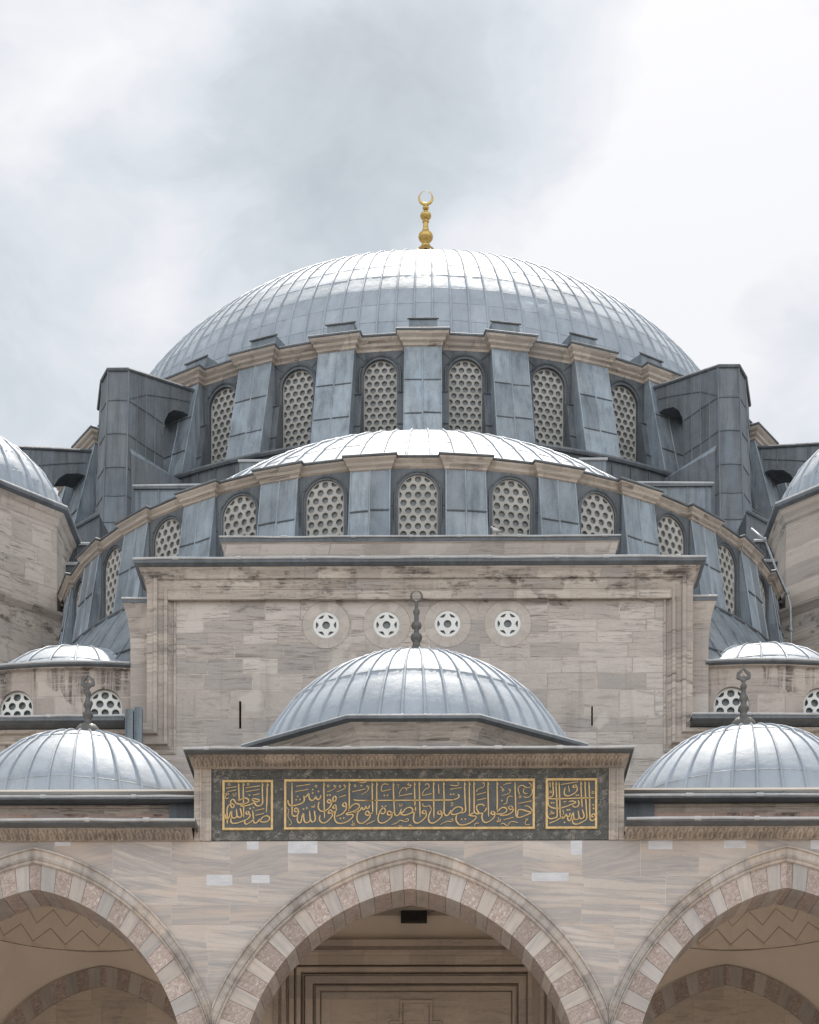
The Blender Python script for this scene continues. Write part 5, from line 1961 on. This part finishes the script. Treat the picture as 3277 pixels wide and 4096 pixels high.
for key, (x0, x1, z0, z1) in TABS.items():
    x0, x1, z0, z1 = x0 / 1000, x1 / 1000, 14 + z0 / 1000, 14 + z1 / 1000
    c = MB()
    c.box(x0, x1, PF - 0.03, PF - 0.019, z0, z1)
    tab = c.build('tablet', M['slate'], panel)
    c = MB()
    w = 0.045
    for b in ((x0 - w / 2, x1 + w / 2, z1 - w / 2, z1 + w / 2), (x0 - w / 2, x1 + w / 2, z0 - w / 2, z0 + w / 2), (x0 - w / 2, x0 + w / 2, z0 + w / 2, z1 - w / 2), (x1 - w / 2, x1 + w / 2, z0 + w / 2, z1 - w / 2)):
        c.box(b[0], b[1], PF - 0.055, PF - 0.018, b[2], b[3])
    c.build('gilt_frame', M['gold_paint'], tab)
    c = MB()
    yl = PF - 0.0295
    for ln in CALLIGRAPHY[key].strip().splitlines():
        k, rest = ln[0], ln[1:].split()
        q = [tuple(float(v) / 1000 for v in t.split(',')) for t in rest]
        q = [(x, 14 + z) for x, z in q]
        if k == 'd':
            x, z = q[0]
            r = 0.021
            c.prism([(x + r * cos(i * pi / 4), yl, z + r * sin(i * pi / 4)) for i in range(8)], [(x + r * 0.7 * cos(i * pi / 4), yl - 0.018, z + r * 0.7 * sin(i * pi / 4)) for i in range(8)])
        elif k == 'o':
            x, z = q[0]
            pts = [(x + 0.021 * cos(2 * pi * i / 14), z + 0.021 * sin(2 * pi * i / 14)) for i in range(15)]
            stroke(c, pts, 0.014, yl, 0.014, False)
        else:
            wd = {'A': 0.033, 'L': 0.034, 'M': 0.021, 't': 0.014}[k]
            stroke(c, smooth_path(q) if k != 'M' or len(q) > 2 else q, wd, yl, 0.02, k in 'ALM')
            if k == 'A':
                x, z = q[0]
                stroke(c, [(x - 0.004, z + 0.012), (x + 0.012, z - 0.02), (x + 0.03, z - 0.06)], 0.016, yl - 0.002, 0.018, False)
    c.build('lettering', M['gold_paint'], tab)

# ------------------------------------------------------------------ separate small things
def tag(o, label, cat, group=None):
    o['label'] = label
    o['category'] = cat
    if group:
        o['group'] = group
    return o

c = MB()
c.box(-0.395, 0.262, 48.02, 48.27, 14.64, 15.28)
c.box(-0.36, 0.227, 48.005, 48.019, 14.695, 15.245)
c.box(-0.15, 0.03, 48.27, 48.5, 14.8, 15.1)
tag(c.build('black_box', M['black']), 'black rectangular box mounted under the crown of the middle arch', 'box')

# grey lead ducts by the left corner
d = []
for i, (x0, x1, z1) in enumerate(((-7.30, -7.10, 19.90), (-7.07, -6.88, 19.95))):
    c = MB()
    c.box(x0, x1, 47.85, 48.05, 15.2, z1)
    c.box(x0 + 0.015, x1 - 0.015, 47.87, 48.03, z1, z1 + 0.02)
    c.tube([(x0 + 0.03, 47.84, 15.2), (x0 + 0.03, 47.84, z1 - 0.02)], 0.01, 5)
    d.append(c.build('lead_duct', M['lead_pale']))
tag(d[0], 'left one of two upright grey lead ducts standing beside the left portico dome', 'duct', 'grey lead ducts')
tag(d[1], 'right one of two upright grey lead ducts standing beside the left portico dome', 'duct', 'grey lead ducts')

c = MB()
path = [(9.92, 57.6, 28.98), (10.30, 57.4, 28.55), (10.38, 57.35, 28.3), (10.60, 57.1, 27.5), (10.87, 56.9, 26.75), (10.95, 56.8, 26.3), (10.97, 56.8, 25.6), (10.97, 56.8, 24.6)]
c.tube(path, 0.034, 8)
for i in (1, 4, 6):
    p = Vector(path[i])
    c.tube([p + Vector((-0.02, 0, 0.05)), p + Vector((0.02, 0, -0.05))], 0.056, 8)
tag(c.build('drain_pipe', M['pipe'], smooth=True), 'pale zinc drain pipe bending down between the half dome and the right turret', 'pipe')


def pigeon(x, y, z, heading, label, sc_=1.0):
    e = MB()
    # body as one lofted surface from tail to beak
    sec = [(-0.17, 0.085, 0.030, 0.008), (-0.10, 0.10, 0.042, 0.022), (-0.04, 0.125, 0.058, 0.05), (0.02, 0.145, 0.062, 0.066), (0.075, 0.175, 0.05, 0.06), (0.10, 0.21, 0.034, 0.04), (0.115, 0.245, 0.03, 0.033), (0.135, 0.262, 0.026, 0.026), (0.152, 0.262, 0.012, 0.012), (0.178, 0.255, 0.003, 0.003)]
    ch, sh = cos(heading), sin(heading)
    rows = []
    for a, zc, w, h in sec:
        rows.append([(x + sc_ * (ch * a - sh * w * cos(t)), y + sc_ * (sh * a + ch * w * cos(t)), z + sc_ * (zc + h * sin(t))) for t in [2 * pi * k / 10 for k in range(10)]])
    e.grid(rows, True)
    for s in (-1, 1):
        lx, ly = x + sc_ * (ch * 0.01 - sh * s * 0.025), y + sc_ * (sh * 0.01 + ch * s * 0.025)
        e.tube([(lx, ly, z + 0.09 * sc_), (lx, ly, z), (lx + 0.03 * ch, ly + 0.03 * sh, z)], 0.006, 5)
    return tag(e.build('pigeon', M['pigeon'], smooth=True), label, 'bird')

pigeon(2.02, 49.27, 24.865, rad(150), 'pale pigeon perched on the low parapet below the half dome windows')
for o in bpy.data.objects:
    if o.type == 'MESH' and o.name.startswith('tmp'):
        bpy.data.objects.remove(o)
